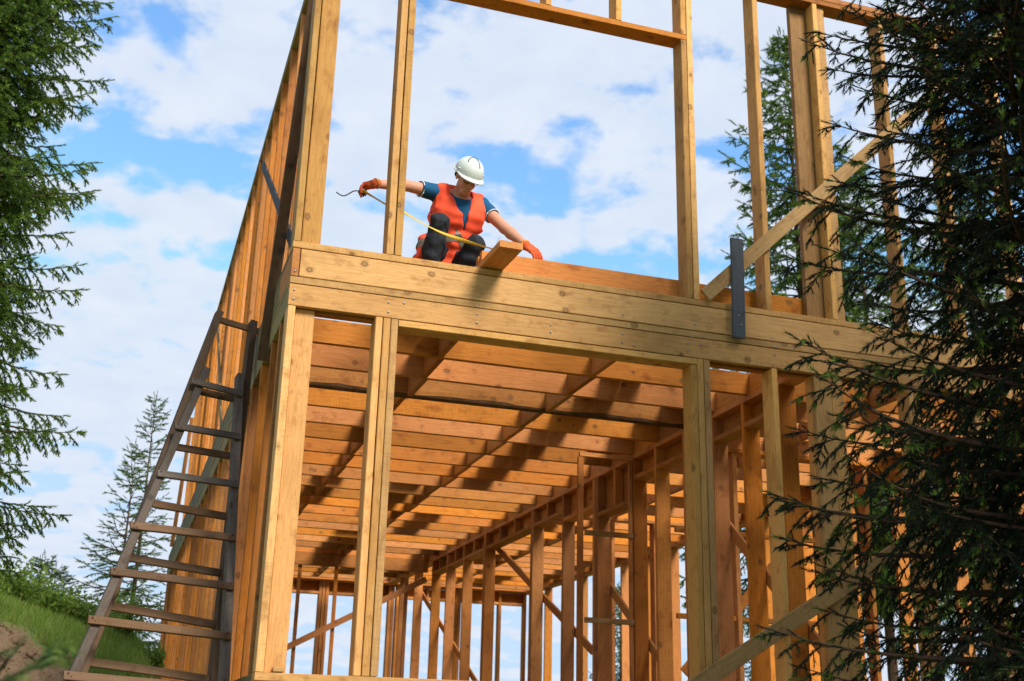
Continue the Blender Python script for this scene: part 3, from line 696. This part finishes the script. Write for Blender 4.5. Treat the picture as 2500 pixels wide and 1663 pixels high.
s.cap(nek-nd*.02, hc, .085, .08, cut=True)
hem = (2.99+.06*np.sin(G[..., 0]*9))-G[..., 2]; s.F = np.maximum(s.F, hem.astype(np.float32))
vme = s.mesh('vest', .0065, 46, 8)
vme.materials.append(VEST); vme.materials.append(GREYS)
VE = wear('vest', vme, None, 'orange high-visibility vest')
# grey bands follow the vest surface: lift faces of two strips
bmv = bmesh.new(); bmv.from_mesh(vme)
def strip(sel, name):
    keep = [f_ for f_ in bmv.faces if sel(f_.calc_center_median())]
    vs = {}; vv, ff = [], []
    for f_ in keep:
        idl = []
        for v_ in f_.verts:
            if v_.index not in vs: vs[v_.index] = len(vv); vv.append(v_.co + v_.normal*.003)
            idl.append(vs[v_.index])
        ff.append(idl)
    if ff: wear(name, mesh_from(name, vv, ff), GREYS, 'grey reflective band on the orange vest', VE)
bmv.verts.ensure_lookup_table()
strip(lambda c: abs((c.z-3.20)-0.10*(c.x-1.25)) < .026 and c.y < .8 and c.x < 1.30, 'reflective_band')
strip(lambda c: abs((c.z-3.17)+0.9*(c.x-1.33)) < .034 and c.y < .75 and 1.25 < c.x < 1.44, 'reflective_band')
strip(lambda c: abs((c.z-3.17)-0.15*(c.x-1.1)) < .024 and (c.y > .78 or c.x < 1.09), 'reflective_band')
bmv.free()
# gloves with five fingers
def glove(wr, el, palm_dir, palm_nrm, curl, thumb_side, name, lab):
    d = A(palm_dir); d /= np.linalg.norm(d); nn = A(palm_nrm); nn -= d*(nn@d); nn /= np.linalg.norm(nn); sd = np.cross(d, nn)*thumb_side
    c = wr+d*.055
    s = SDF(wr-.17, wr+.22, .0042)
    s.cap(wr-(wr-el)/np.linalg.norm(wr-el)*-.0-d*.02, wr+d*.01, .036, .034, .01)
    for o_ in (-.028, -.009, .010, .029): s.cap(wr+d*.02+sd*o_*.7, wr+d*.085+sd*o_, .0185, .0165, .012)
    for i, (o_, ln) in enumerate(((.031, .068), (.011, .076), (-.010, .071), (-.030, .056))):
        p = wr+d*.088+sd*o_; dirv = d.copy(); cu = curl[i]
        for j, fr in enumerate((.42, .32, .26)):
            an = cu*(0.55 if j == 0 else 1.0)
            dirv = dirv*math.cos(an)+nn*math.sin(an)
            nloc = -d*0
            q_ = p+dirv*ln*fr*1.12
            s.cap(p, q_, .0105-.0008*j, .0098-.0008*j, .004); p = q_
    p = wr+d*.03+sd*.03; tdir = (d*.55+sd*.7+nn*.45); tdir /= np.linalg.norm(tdir)
    q_ = p+tdir*.045; s.cap(p, q_, .015, .0125, .01); t2 = (d*.8+sd*.05+nn*.6); t2 /= np.linalg.norm(t2); s.cap(q_, q_+t2*.035, .0122, .0108, .004)
    g_ = wear(name, s.mesh(name), GLOVE, lab)
    dd = (wr-el)/np.linalg.norm(wr-el)
    wear('glove_cuff', tube_mesh(ring_pts(wr-d*.02, d, .036, 20), .006, 6), simple('yellow_cuff', (.75, .33, .03), .8), None, g_)
    return g_
glove(wrR, elR, (-.82, -.12, -.42), (-.25, -.25, -.93), (.75, .8, .85, .9), 1, 'glove', 'orange knitted glove holding the tape measure')
glove(wrL, elL, (.42, -.62, -.62), (.35, .1, -.9), (.45, .5, .55, .55), 1, 'glove', 'orange knitted glove resting on the board edge')
def cr(ps_, t_):
    i = min(int(t_), len(ps_)-2); u = t_-i; g_ = lambda j: ps_[max(0, min(len(ps_)-1, j))]
    a, b2, c, d = g_(i-1), g_(i), g_(i+1), g_(i+2)
    return 0.5*((2*b2)+(c-a)*u+(2*a-5*b2+4*c-d)*u*u+(3*b2-a-3*c+d)*u**3)
# helmet
s = SDF(hc-.24, hc+.24, .005)
s.ell(hd(0, -.012, .052), (.108, .138, .112), HA, .0)
G = s.grid(); zl = (G-hc)@hu; yl = (G-hc)@fw; xl = (G-hc)@ri
s.F = np.maximum(s.F, (.040-zl-.02*np.clip((yl+.02)/.1, -1, 1)).astype(np.float32))
br = np.sqrt((xl/.104)**2+((yl-.055)/.125)**2)-1; br = br*.1
brim = np.maximum(br, np.abs(zl-(.040-.16*np.clip(yl-.06, 0, 1)-1.1*xl*xl))-.0055)
brim = np.maximum(brim, .02-yl)
s.F = np.minimum(s.F, brim.astype(np.float32))
rim = np.maximum(np.sqrt((xl/.117)**2+((yl+.012)/.148)**2)*.13-.13, np.abs(zl-.036+.01*np.clip(yl/.1, -1, 1))-.006); s.F = np.minimum(s.F, rim.astype(np.float32))
s.ell(hd(0, -.012, .045), (.092, .118, .098), HA, cut=True)
HE = wear('helmet', s.mesh('helmet'), HELM, 'white hard hat with a short peak')
def dome(x, y): 
    z = .052+.113*math.sqrt(max(0, 1-(x/.109)**2-((y+.012)/.139)**2)); return Vector(hd(x, y, z))
rp_ = [Vector((x_, y_, 0)) for x_, y_ in ((.062, .045), (.045, .012), (.015, -.012), (-.008, .005), (-.02, .045), (-.026, .092))]
rp_ = [cr(rp_, i/5) for i in range(26)]
wear('helmet_ridge', tube_mesh([dome(p.x, p.y) for p in rp_], .0042, 6), DGREY, 'dark grey curved line', HE)
for sg in (-1, 1):
    wear('clip', tube_mesh([Vector(hd(sg*(.112-.0*i), .01+.012*i, .055+.012*math.sin(i*.8))) - Vector(ri)*sg*.0022*i*i for i in range(6)], .004, 6), WHITE, None, HE)
wear('hair', tube_mesh([Vector(hd(.074*math.cos(a_), -.02-.078*math.sin(a_), .0)) for a_ in [math.pi*i/16 for i in range(17)]], .022, 8), HAIR)
# glasses
GL = wear('glasses', tube_mesh([Vector(hd(-.012+.024*i/4, .108-.0*i, .012)) for i in range(5)], .0022, 6), BLACK, 'thin black-framed glasses')
for sg in (-1, 1):
    c_ = hd(.034*sg, .102, .003)
    wear('lens_rim', tube_mesh([Vector(c_+ri*.024*math.cos(a_)+hu*.018*math.sin(a_)-fw*.006*abs(math.cos(a_)*.5+.5*sg)) for a_ in [2*math.pi*i/18 for i in range(19)]], .0022, 6), BLACK, None, GL)
    wear('temple', tube_mesh([Vector(hd(.058*sg, .095, .008)), Vector(hd(.075*sg, .05, .008)), Vector(hd(.08*sg, -.01, .012))], .002, 6), BLACK, None, GL)
# tape measure
hand = Vector(wrR) + Vector((-.82, -.12, -.42)).normalized()*.10
case_c = at(883, 466, Y=.43)
TM = empty('tape_measure', case_c); tag(TM, 'yellow steel tape pulled out from a black case in the worker\'s hand', 'tape measure')
bmc = bmesh.new(); bmesh.ops.create_cube(bmc, size=1); bmesh.ops.scale(bmc, vec=(.062, .038, .058), verts=bmc.verts); bmesh.ops.bevel(bmc, geom=bmc.edges[:], offset=.012, segments=3, affect='EDGES')
me = bpy.data.meshes.new('case'); bmc.to_mesh(me); bmc.free()
link('case', me, BLACK, TM, Matrix.Translation(case_c+Vector((.008, .0, -.01))) @ Matrix.Rotation(.3, 4, 'Y'))
tp = [(884, 465, .41), (905, 477, .385), (942, 499, .34), (965, 509, .31), (988, 520, .285), (1035, 547, .25), (1080, 569, .22), (1127, 586, .18), (1171, 599, .12), (1203, 608, .05)]
P3 = [at(a, c, Y=y_) for a, c, y_ in tp]
v, f = [], []; nT = 72; W2 = .0125
for i in range(nT+1):
    t_ = i/nT*(len(P3)-1); p = cr(P3, t_); q = cr(P3, min(t_+.02, len(P3)-1.001)); pm = cr(P3, max(0, t_-.02)); tg = (q-pm).normalized()
    upv = Vector((0, 0, 1)); upv = (upv-tg*upv.dot(tg)).normalized(); sdv = tg.cross(upv)
    an = 1.15*math.sin(t_*.9+.2)+.25; wd = upv*math.cos(an)+sdv*math.sin(an); nm = tg.cross(wd)
    v += [p-wd*W2, p+nm*.003, p+wd*W2, p+wd*W2+nm*.0006, p+nm*.0036, p-wd*W2+nm*.0006]
for i in range(nT):
    for j in range(6): f.append((i*6+j, i*6+(j+1) % 6, (i+1)*6+(j+1) % 6, (i+1)*6+j))
me = mesh_from('blade', v, f)
ua = me.attributes.new('along', 'FLOAT', 'POINT'); ua.data.foreach_set('value', np.repeat(np.arange(nT+1)/nT, 6).astype(np.float32))
TAPE, n, l, b = newmat('yellow_tape')
aa = n.new('ShaderNodeAttribute'); aa.attribute_name = 'along'
mu = n.new('ShaderNodeMath'); mu.operation = 'MULTIPLY'; l.new(aa.outputs['Fac'], mu.inputs[0]); mu.inputs[1].default_value = 170
fr = n.new('ShaderNodeMath'); fr.operation = 'FRACT'; l.new(mu.outputs[0], fr.inputs[0])
gt = n.new('ShaderNodeMath'); gt.operation = 'GREATER_THAN'; l.new(fr.outputs[0], gt.inputs[0]); gt.inputs[1].default_value = 0.78
mm = n.new('ShaderNodeMixRGB'); l.new(gt.outputs[0], mm.inputs[0]); mm.inputs[1].default_value = (.80, .50, .03, 1); mm.inputs[2].default_value = (.12, .08, .02, 1)
l.new(mm.outputs[0], b.inputs['Base Color']); b.inputs['Roughness'].default_value = .35
link('blade', me, TAPE, TM, smooth=True)
link('end_hook', tube_mesh([P3[-1], P3[-1]+Vector((.02, -.01, -.003)), at(1210, 612, Y=.03)], .003, 6), STEEL, TM)
st = [at(a, c, Y=.42) for a, c in ((884, 468), (866, 466), (852, 473), (841, 478), (831, 476), (821, 469))]
link('wrist_strap', tube_mesh([cr(st, i/4) for i in range(21)], .0045, 6), BLACK, TM, smooth=True)

# ------------------------------------------------------------------ trees
def twig_template(nn, seed, width, ln=0.16, thick=0.05):
    r = np.random.RandomState(seed); V, Fc = [], []
    for i in range(nn):
        x = (i+.5)/nn*0.95; a = i*2.399+r.uniform(-.3, .3); rl = ln*(1-.35*x)*r.uniform(.8, 1.2)
        d = np.array([.75, math.cos(a), math.sin(a)]); d /= np.linalg.norm(d); s_ = np.cross(d, [1, 0, 0]); s_ /= np.linalg.norm(s_)
        p = np.array([x, 0, 0]); k = len(V)
        V += [p-s_*width/2-np.array([.01, 0, 0]), p+s_*width/2, p+d*rl]; Fc.append((k, k+1, k+2))
    k = len(V); V += [np.array([-.02, thick*.5, 0]), np.array([-.02, -thick*.3, thick*.4]), np.array([-.02, -thick*.3, -thick*.4]), np.array([1.08, 0, 0])]
    Fc += [(k, k+1, k+3), (k+1, k+2, k+3), (k+2, k, k+3)]
    return np.array(V), np.array(Fc)
def place_twigs(tw, tmpl, rs):
    """tw rows: x,y,z,dx,dy,dz,length,girth,fresh ; returns vertices, faces, attributes"""
    VV, FF, R1, R2 = [], [], [], []; base = 0
    kind = rs.randint(0, len(tmpl), len(tw))
    for k, (tv, tf) in enumerate(tmpl):
        T = tw[kind == k]
        if not len(T): continue
        d = T[:, 3:6]/np.linalg.norm(T[:, 3:6], axis=1, keepdims=True)
        ref = np.where(np.abs(d[:, 2:3]) > .9, np.array([[1., 0, 0]]), np.array([[0, 0, 1.]]))
        a = np.cross(d, ref); a /= np.linalg.norm(a, axis=1, keepdims=True); c = np.cross(d, a)
        ro = rs.uniform(0, 6.28, len(T)); a2 = a*np.cos(ro)[:, None]+c*np.sin(ro)[:, None]; c2 = np.cross(d, a2)
        Ln, Gt = T[:, 6], T[:, 7]
        v = T[:, None, 0:3] + tv[None, :, 0:1]*d[:, None]*Ln[:, None, None] + (tv[None, :, 1:2]*a2[:, None]+tv[None, :, 2:3]*c2[:, None])*Gt[:, None, None]
        VV.append(v.reshape(-1, 3)); f_ = tf[None]+(np.arange(len(T))*len(tv))[:, None, None]+base; FF.append(f_.reshape(-1, 3)); base += len(T)*len(tv)
        R1.append(np.repeat(rs.uniform(0, 1, len(T)), len(tv)))
        R2.append((T[:, 8][:, None]*np.clip(tv[None, :, 0]*1.3-.1, 0, 1)).reshape(-1))
    return np.concatenate(VV), np.concatenate(FF), np.concatenate(R1), np.concatenate(R2)
def tri_mesh(name, V, Fc, r1=None, r2=None):
    me_ = bpy.data.meshes.new(name); nv, nf = len(V), len(Fc)
    me_.vertices.add(nv); me_.vertices.foreach_set('co', V.astype(np.float32).reshape(-1))
    me_.loops.add(nf*3); me_.loops.foreach_set('vertex_index', Fc.astype(np.int32).reshape(-1))
    me_.polygons.add(nf); me_.polygons.foreach_set('loop_start', np.arange(0, nf*3, 3, dtype=np.int32)); me_.polygons.foreach_set('loop_total', np.full(nf, 3, np.int32))
    me_.update(calc_edges=True)
    for nm, r_ in (('rnd', r1), ('fresh', r2)):
        if r_ is not None:
            a_ = me_.attributes.new(nm, 'FLOAT', 'POINT'); a_.data.foreach_set('value', r_.astype(np.float32))
    return me_
def wood_tubes(lines):
    """3-sided tapered tubes: list of (points array, r0, r1)"""
    VV, FF, base = [], [], 0
    for P_, r0, r1 in lines:
        n_ = len(P_); t_ = np.gradient(P_, axis=0); t_ /= np.linalg.norm(t_, axis=1, keepdims=True)+1e-9
        a = np.cross(t_, [0.13, .21, .97]); a /= np.linalg.norm(a, axis=1, keepdims=True)+1e-9; c = np.cross(t_, a)
        rr = np.linspace(r0, r1, n_)[:, None]
        ring = np.stack([P_+(a*math.cos(q)+c*math.sin(q))*rr for q in (0, 2.094, 4.189)], 1)
        VV.append(ring.reshape(-1, 3))
        for i in range(n_-1):
            for j in range(3):
                a0, b0 = base+i*3+j, base+i*3+(j+1) % 3; FF += [(a0, b0, b0+3), (a0, b0+3, a0+3)]
        base += n_*3
    return np.concatenate(VV), np.array(FF)
def spruce_mesh(H_, R_, seed, z0=.3, dz=.36, nb=6, sec=.085, tws=.055, twl=.085, girth=.11, droop=.5, hang=.5, nn=16, nw=.045, fresh=.15, power=.85, clear=0.0, lmax=.55, zvis=None, top=0.6, needle=0.16):
    rs = np.random.RandomState(seed); tw, lines = [], []
    zs = []; z = z0
    while z < H_-.15: zs.append(z); z += dz*rs.uniform(.7, 1.25)*(0.55+.45*(1-z/H_)+.0)
    for z in zs:
        if zvis and not (zvis[0] < z < zvis[1]): continue
        u = z/H_; n_ = max(3, int(nb*rs.uniform(.75, 1.25)))
        a0 = rs.uniform(0, 6.28)
        for i in range(n_):
            az = a0+6.283*i/n_+rs.uniform(-.3, .3); Lb = (R_*(1-u)**power+.10)*rs.uniform(.55, 1.15)
            z1 = z+rs.uniform(-.08, .08)
            dv = np.array([math.cos(az), math.sin(az), 0]); sd = np.array([-dv[1], dv[0], 0])
            up0 = top*(u**1.6)+.10*(1-u)-droop*.45*(1-u); S = np.linspace(0, 1, 9)
            zc = Lb*(up0*S - droop*.55*(1-u*.8)*S**2 + (.30*droop+.10)*S**3)
            P_ = np.array([0, 0, z1])+dv*(Lb*S*np.sqrt(1-.12*droop))[:, None]+np.array([0, 0, 1.])*zc[:, None]+sd*(Lb*.06*np.sin(S*3+rs.uniform(0, 6)))[:, None]
            lines.append((P_, .008+.012*Lb, .003))
            ns = max(3, int(Lb/sec)); 
            for j in range(ns):
                s_ = (j+.6+rs.uniform(-.25, .25))/ns
                if s_ < clear*rs.uniform(.7, 1.3) or s_ > 1: continue
                q = s_*8; k = min(int(q), 7); p = P_[k]+(P_[k+1]-P_[k])*(q-k); tg = P_[k+1]-P_[k]; tg /= np.linalg.norm(tg)
                side = 1 if j % 2 else -1
                l2 = min(lmax, (.48*Lb*(1-s_)+.10))*rs.uniform(.6, 1.1)
                hd_ = hang*(1-.5*u)*rs.uniform(.6, 1.3)
                d2 = tg*rs.uniform(.45, .8)+sd*side*rs.uniform(.5, .9)+np.array([0, 0, -hd_*.45]); d2 /= np.linalg.norm(d2)
                n3 = max(2, int(l2/tws)); pts_ = [p]; dcur = d2.copy()
                for m_ in range(n3):
                    pts_.append(pts_[-1]+dcur*l2/n3); dcur = dcur+np.array([0, 0, -hd_*.16])+rs.normal(0, .05, 3); dcur /= np.linalg.norm(dcur)
                    # twigs to both sides
                    pm = pts_[-1]; sid = np.cross(dcur, [0, 0, 1.]); sid /= np.linalg.norm(sid)+1e-6
                    fr_ = 1.0 if rs.rand() < fresh*(.4+1.2*s_) else 0.0
                    for sg in (-1, 1):
                        if rs.rand() < .12: continue
                        d3 = dcur*.75+sid*sg*rs.uniform(.5, .95)+np.array([0, 0, -hd_*.55+rs.uniform(-.15, .2)])
                        tw.append((*pm, *d3, twl*rs.uniform(.65, 1.2)*(1-.35*m_/n3), girth*rs.uniform(.85, 1.15), fr_))
                    tw.append((*pts_[-2], *(pm-pts_[-2]), l2/n3*1.05, girth, 0.0))
                tw.append((*pts_[-1], *dcur, twl*.9, girth, 1.0 if rs.rand() < fresh*2 else 0.0))
                lines.append((np.array(pts_[:-1:2]+[pts_[-1]]), .004, .002))
            # along the leader of the branch itself
            for j in range(int(Lb*.6/tws)):
                s_ = .4+.6*(j+.5)/(Lb*.6/tws); q = s_*8; k = min(int(q), 7); p = P_[k]+(P_[k+1]-P_[k])*(q-k); tg = P_[k+1]-P_[k]
                tw.append((*p, *(tg/np.linalg.norm(tg)+rs.normal(0, .25, 3)), twl, girth, 1.0 if rs.rand() < fresh else 0.0))
            tw.append((*P_[-1], *(P_[-1]-P_[-2]), twl*1.2, girth, 1.0 if rs.rand() < fresh*2 else 0.0))
    # leader
    for z in np.arange(H_*.93, H_, .045):
        a = rs.uniform(0, 6.28); tw.append((0, 0, z, math.cos(a), math.sin(a), .9, twl*.8, girth*.9, 0))
    tw.append((0, 0, H_-.05, 0, 0, 1, twl*1.6, girth*.8, 0))
    tmpl = [twig_template(nn, seed*7+k, nw, ln=needle/ .11*1.0 if False else 1.0, thick=.22) for k in range(3)]
    tw = np.array(tw); tw[:, 7] *= needle; tw[:, 7] *= 1+.35*tw[:, 8]; tw[:, 6] *= 1-.2*tw[:, 8]
    tmpl = [(tv*np.array([1, 1, 1]), tf) for tv, tf in tmpl]
    V, Fc, r1, r2 = place_twigs(tw, tmpl, rs)
    crown = tri_mesh('crown', V, Fc, r1, r2)
    Pt = np.stack([np.sin(np.linspace(0, 5, 14))*.02, np.cos(np.linspace(0, 4, 14))*.02-.02, np.linspace(-.4, H_, 14)], 1)
    tr = tube_mesh([tuple(p) for p in Pt], [max(.006, (.018+H_*.0085)*(1-i/13.2)) for i in range(14)], 9, 'trunk')
    Vb, Fb = wood_tubes(lines); bm_ = tri_mesh('branches', Vb, Fb)
    return crown, tr, bm_, len(tw)
def tree(name, meshes, mat, loc, label, rot=0.0, sc=1.0, cat='spruce', group=None):
    e = empty(name, loc); tag(e, label, cat, group)
    crown, tr, bm_ = meshes[:3]
    for nm, me_, mt in (('trunk', tr, BARK), ('branches', bm_, BARK), ('crown', crown, mat)):
        if not me_.materials: me_.materials.append(mt)
        o = bpy.data.objects.new(nm, me_); COL.objects.link(o); o.parent = e
    e.rotation_euler = (0, 0, rot); e.scale = (sc, sc, sc)
    return e
def gh(x, y): return float(ground_h(x, y))
BIG = 'big spruces round the site'
# dark spruce in front of the house, right edge of the frame
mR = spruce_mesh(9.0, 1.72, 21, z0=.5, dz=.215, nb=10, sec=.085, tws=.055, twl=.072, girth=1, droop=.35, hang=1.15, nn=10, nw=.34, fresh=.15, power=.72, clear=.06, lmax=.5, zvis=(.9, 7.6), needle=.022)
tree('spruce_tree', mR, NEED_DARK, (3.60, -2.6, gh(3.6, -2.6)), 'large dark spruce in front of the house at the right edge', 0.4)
# left spruce
mL = spruce_mesh(15.0, 1.75, 33, z0=.4, dz=.28, nb=11, sec=.09, tws=.07, twl=.10, girth=1, droop=.55, hang=1.25, nn=6, nw=.55, fresh=.10, power=.42, clear=.05, lmax=.75, zvis=(.3, 9.2), needle=.038)
tree('spruce_tree', mL, NEED_MID, (-3.42, 8.2, gh(-3.42, 8.2)-.1), 'tall green spruce with hanging twigs at the left edge', 1.1)
# spruces behind the house on the right
mB = spruce_mesh(17.0, 4.0, 45, z0=3, dz=.55, nb=6, sec=.17, tws=.13, twl=.19, girth=1, droop=.5, hang=1.3, nn=6, nw=.5, fresh=.1, power=.8, clear=.1, lmax=1.0, zvis=(4, 17), needle=.065)
p = at(1914, 95, Y=14); tree('spruce_tree', mB, NEED_MID, (p.x, p.y, p.z-17.0), 'spruce with its tip showing between the upper studs, behind the house', 0.7)
p = at(2085, 400, Y=12.5); tree('spruce_tree', mB, NEED_MID, (p.x, p.y, p.z-17.0*.72), 'spruce half hidden right of the tall one behind the studs', 2.9, .72)
p = at(2330, 330, Y=15); tree('spruce_tree', mB, NEED_MID, (p.x, p.y, p.z-17.0*.9), 'spruce filling the gap behind the dark spruce at the right', 4.4, .9)
p = at(1512, 1432, Y=24); tree('spruce_tree', mB, NEED_DARK, (p.x, p.y, p.z-17.0*.55), 'dark spruce seen low through the ground floor studs', 1.9, .55)
p = at(1880, 1330, Y=22); tree('spruce_tree', mB, NEED_DARK, (p.x, p.y, p.z-17.0*.6), 'dark spruce low behind the right-hand rooms', 0.2, .6)
# young spruces at the lower left
mY = spruce_mesh(5.4, 1.45, 57, z0=.2, dz=.38, nb=4, sec=.13, tws=.075, twl=.10, girth=1, droop=.25, hang=.5, nn=6, nw=.5, fresh=.12, power=1.15, clear=.05, lmax=.5, needle=.032, top=1.0)
p = at(383, 968, Y=17.5); tree('young_spruce', mY, NEED_YNG, (p.x, p.y, p.z-5.4), 'slender young spruce behind the ladders, the taller of the pair', 0.3)
mY2 = spruce_mesh(4.3, 1.3, 58, z0=.2, dz=.36, nb=4, sec=.13, tws=.075, twl=.10, girth=1, droop=.25, hang=.5, nn=6, nw=.5, fresh=.12, power=1.15, clear=.05, lmax=.5, needle=.032, top=1.0)
p = at(331, 1085, Y=16.6); tree('young_spruce', mY2, NEED_YNG, (p.x, p.y, p.z-4.3), 'young spruce left of the ladders, the shorter of the pair', 1.3)
mS = spruce_mesh(1.5, .55, 61, z0=.1, dz=.22, nb=5, sec=.09, tws=.06, twl=.08, girth=1, droop=.1, hang=.2, nn=6, nw=.5, fresh=.15, power=1.0, lmax=.25, needle=.028, top=1.0)
for i, (x, y, Y_, s_, lb) in enumerate(((108, 1350, 13.0, .8, 'spruce sapling nearest the big left spruce on the grassy slope'), (136, 1372, 13.4, .7, 'spruce sapling in the middle of three on the slope crest'), (160, 1392, 13.8, .55, 'smallest spruce sapling, rightmost of three on the slope crest'))):
    p = at(x, y, Y=Y_); tree('spruce_sapling', mS, NEED_YNG, (p.x, p.y, p.z-1.5*s_), lb, i*1.3, s_)
# blurred sapling close to the camera, lower left corner
mN = spruce_mesh(1.6, .62, 63, z0=.1, dz=.2, nb=6, sec=.06, tws=.04, twl=.06, girth=1, droop=.1, hang=.3, nn=16, nw=.14, fresh=.3, power=.8, lmax=.3, needle=.02)
p = at(-45, 1560, Y=-4.3); tree('spruce_sapling', mN, NEED_YNG, (p.x, p.y, p.z-1.6), 'out of focus spruce sapling close up in the lower left corner', 0.5)
# spruces standing outside the frame to the right that shade the dark one
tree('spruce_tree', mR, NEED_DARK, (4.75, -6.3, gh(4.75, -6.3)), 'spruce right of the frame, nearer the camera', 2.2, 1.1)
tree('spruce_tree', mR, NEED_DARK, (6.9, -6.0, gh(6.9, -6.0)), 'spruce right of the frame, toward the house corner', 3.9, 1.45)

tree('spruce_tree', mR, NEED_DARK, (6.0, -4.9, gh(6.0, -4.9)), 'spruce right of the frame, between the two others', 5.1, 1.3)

# shrubs on the slope
def shrub(loc, r, h_, seed, label):
    rs = np.random.RandomState(seed); lines, Lf = [], []
    for i in range(26):
        a = rs.uniform(0, 6.28); d = np.array([math.cos(a)*rs.uniform(.2, 1), math.sin(a)*rs.uniform(.2, 1), rs.uniform(.7, 1.5)]); d /= np.linalg.norm(d)
        p = np.array([0, 0, 0.]); pts_ = [p]; ln = h_*rs.uniform(.6, 1.1)
        for k in range(7):
            p = p+d*ln/7*np.array([r/h_*1.3, r/h_*1.3, 1]); d = d+rs.normal(0, .12, 3); d /= np.linalg.norm(d); pts_.append(p)
            for q in range(9 if k > 1 else 3): Lf.append((*(p+rs.normal(0, .06, 3)), *rs.normal(0, 1, 3), rs.uniform(.05, .09), rs.uniform(.03, .05), rs.rand() < .2))
        lines.append((np.array(pts_), .008, .002))
    lt = np.array([(0, 0, 0), (.5, .5, .08), (1, 0, 0), (.5, -.5, .08)]); lf = np.array([(0, 1, 2), (0, 2, 3)])
    V, Fc, r1, r2 = place_twigs(np.array(Lf, float), [(lt, lf)], rs)
    e = empty('shrub', loc); tag(e, label, 'shrub', 'shrubs on the slope')
    c = tri_mesh('leaves', V, Fc, r1, r2); c.materials.append(LEAF); o = bpy.data.objects.new('leaves', c); COL.objects.link(o); o.parent = e
    Vb, Fb = wood_tubes(lines); c = tri_mesh('stems', Vb, Fb); c.materials.append(BARK); o = bpy.data.objects.new('stems', c); COL.objects.link(o); o.parent = e
for i, (x, y, Y_, r_, h_, lb) in enumerate(((40, 1435, 11.5, .7, .65, 'leafy shrub under the big left spruce'), (135, 1440, 12.3, .5, .5, 'leafy shrub below the saplings on the slope crest'), (215, 1465, 13.0, .6, .7, 'leafy shrub left of the young spruce pair'), (375, 1560, 12.6, .35, .55, 'small bright shrub between ladder and house wall'), (300, 1500, 14.5, .7, .8, 'dark shrub at the foot of the young spruces'))):
    p = at(x, y, Y=Y_); shrub((p.x, p.y, gh(p.x, p.y)-.05), r_, h_, 70+i, lb)

# grass on the slope
rs = np.random.RandomState(8); nG = 48000
gxr = rs.uniform(-4.2, 0.15, nG); gyr = 7.4+rs.power(1.0, nG)*9.0
keep = (turf_at(gxr, gyr) > rs.uniform(.35, .9, nG)) & ((gxr < -.05) | (gyr > 15.6)); gxr, gyr = gxr[keep], gyr[keep]
gz = ground_h(gxr, gyr)
T = np.stack([gxr, gyr, gz-.01, rs.normal(0, .35, len(gxr)), rs.normal(0, .35, len(gxr)), np.ones(len(gxr)), rs.uniform(.07, .20, len(gxr)), rs.uniform(.006, .012, len(gxr)), (rs.rand(len(gxr)) < .16)*1.0], 1)
gt_ = np.array([(0, -.5, 0), (0, .5, 0), (.55, .35, .35), (.55, -.35, .35), (1.0, 0, 1.6)]); gf_ = np.array([(0, 1, 2), (0, 2, 3), (3, 2, 4)])
V, Fc, r1, r2 = place_twigs(T, [(gt_, gf_)], rs)
gr = tri_mesh('grass', V, Fc, r1, r2); tag(link('grass', gr, GRASSM), 'short green grass on the slope beside the house', 'grass', kind='stuff')
# clods and stones on the dug bank
rs = np.random.RandomState(4); VV, FF, base = [], [], 0
ico = [(0, 0, 1), (.89, 0, .45), (.28, .85, .45), (-.72, .53, .45), (-.72, -.53, .45), (.28, -.85, .45), (.72, .53, -.45), (-.28, .85, -.45), (-.89, 0, -.45), (-.28, -.85, -.45), (.72, -.53, -.45), (0, 0, -1)]
icf = [(0, 1, 2), (0, 2, 3), (0, 3, 4), (0, 4, 5), (0, 5, 1), (1, 6, 2), (2, 7, 3), (3, 8, 4), (4, 9, 5), (5, 10, 1), (6, 7, 2), (7, 8, 3), (8, 9, 4), (9, 10, 5), (10, 6, 1), (11, 7, 6), (11, 8, 7), (11, 9, 8), (11, 10, 9), (11, 6, 10)]
ico = np.array(ico); icf = np.array(icf)
for i in range(2600):
    x, y = rs.uniform(-3.2, -.3), rs.uniform(4.6, 8.1); s_ = .010+.042*rs.rand()**3
    v_ = ico*s_*rs.uniform(.6, 1.3, (12, 1))*rs.uniform(.7, 1.3, 3)+np.array([x, y, gh(x, y)+.0]); VV.append(v_); FF.append(icf+base); base += 12
sm = tri_mesh('clods', np.concatenate(VV), np.concatenate(FF)); tag(link('soil_clods', sm, simple('soil', (.22, .14, .09), .95, .1, .5, 12)), 'loose brown clods and stones on the dug bank', 'soil', kind='stuff')
bpy.context.view_layer.update()
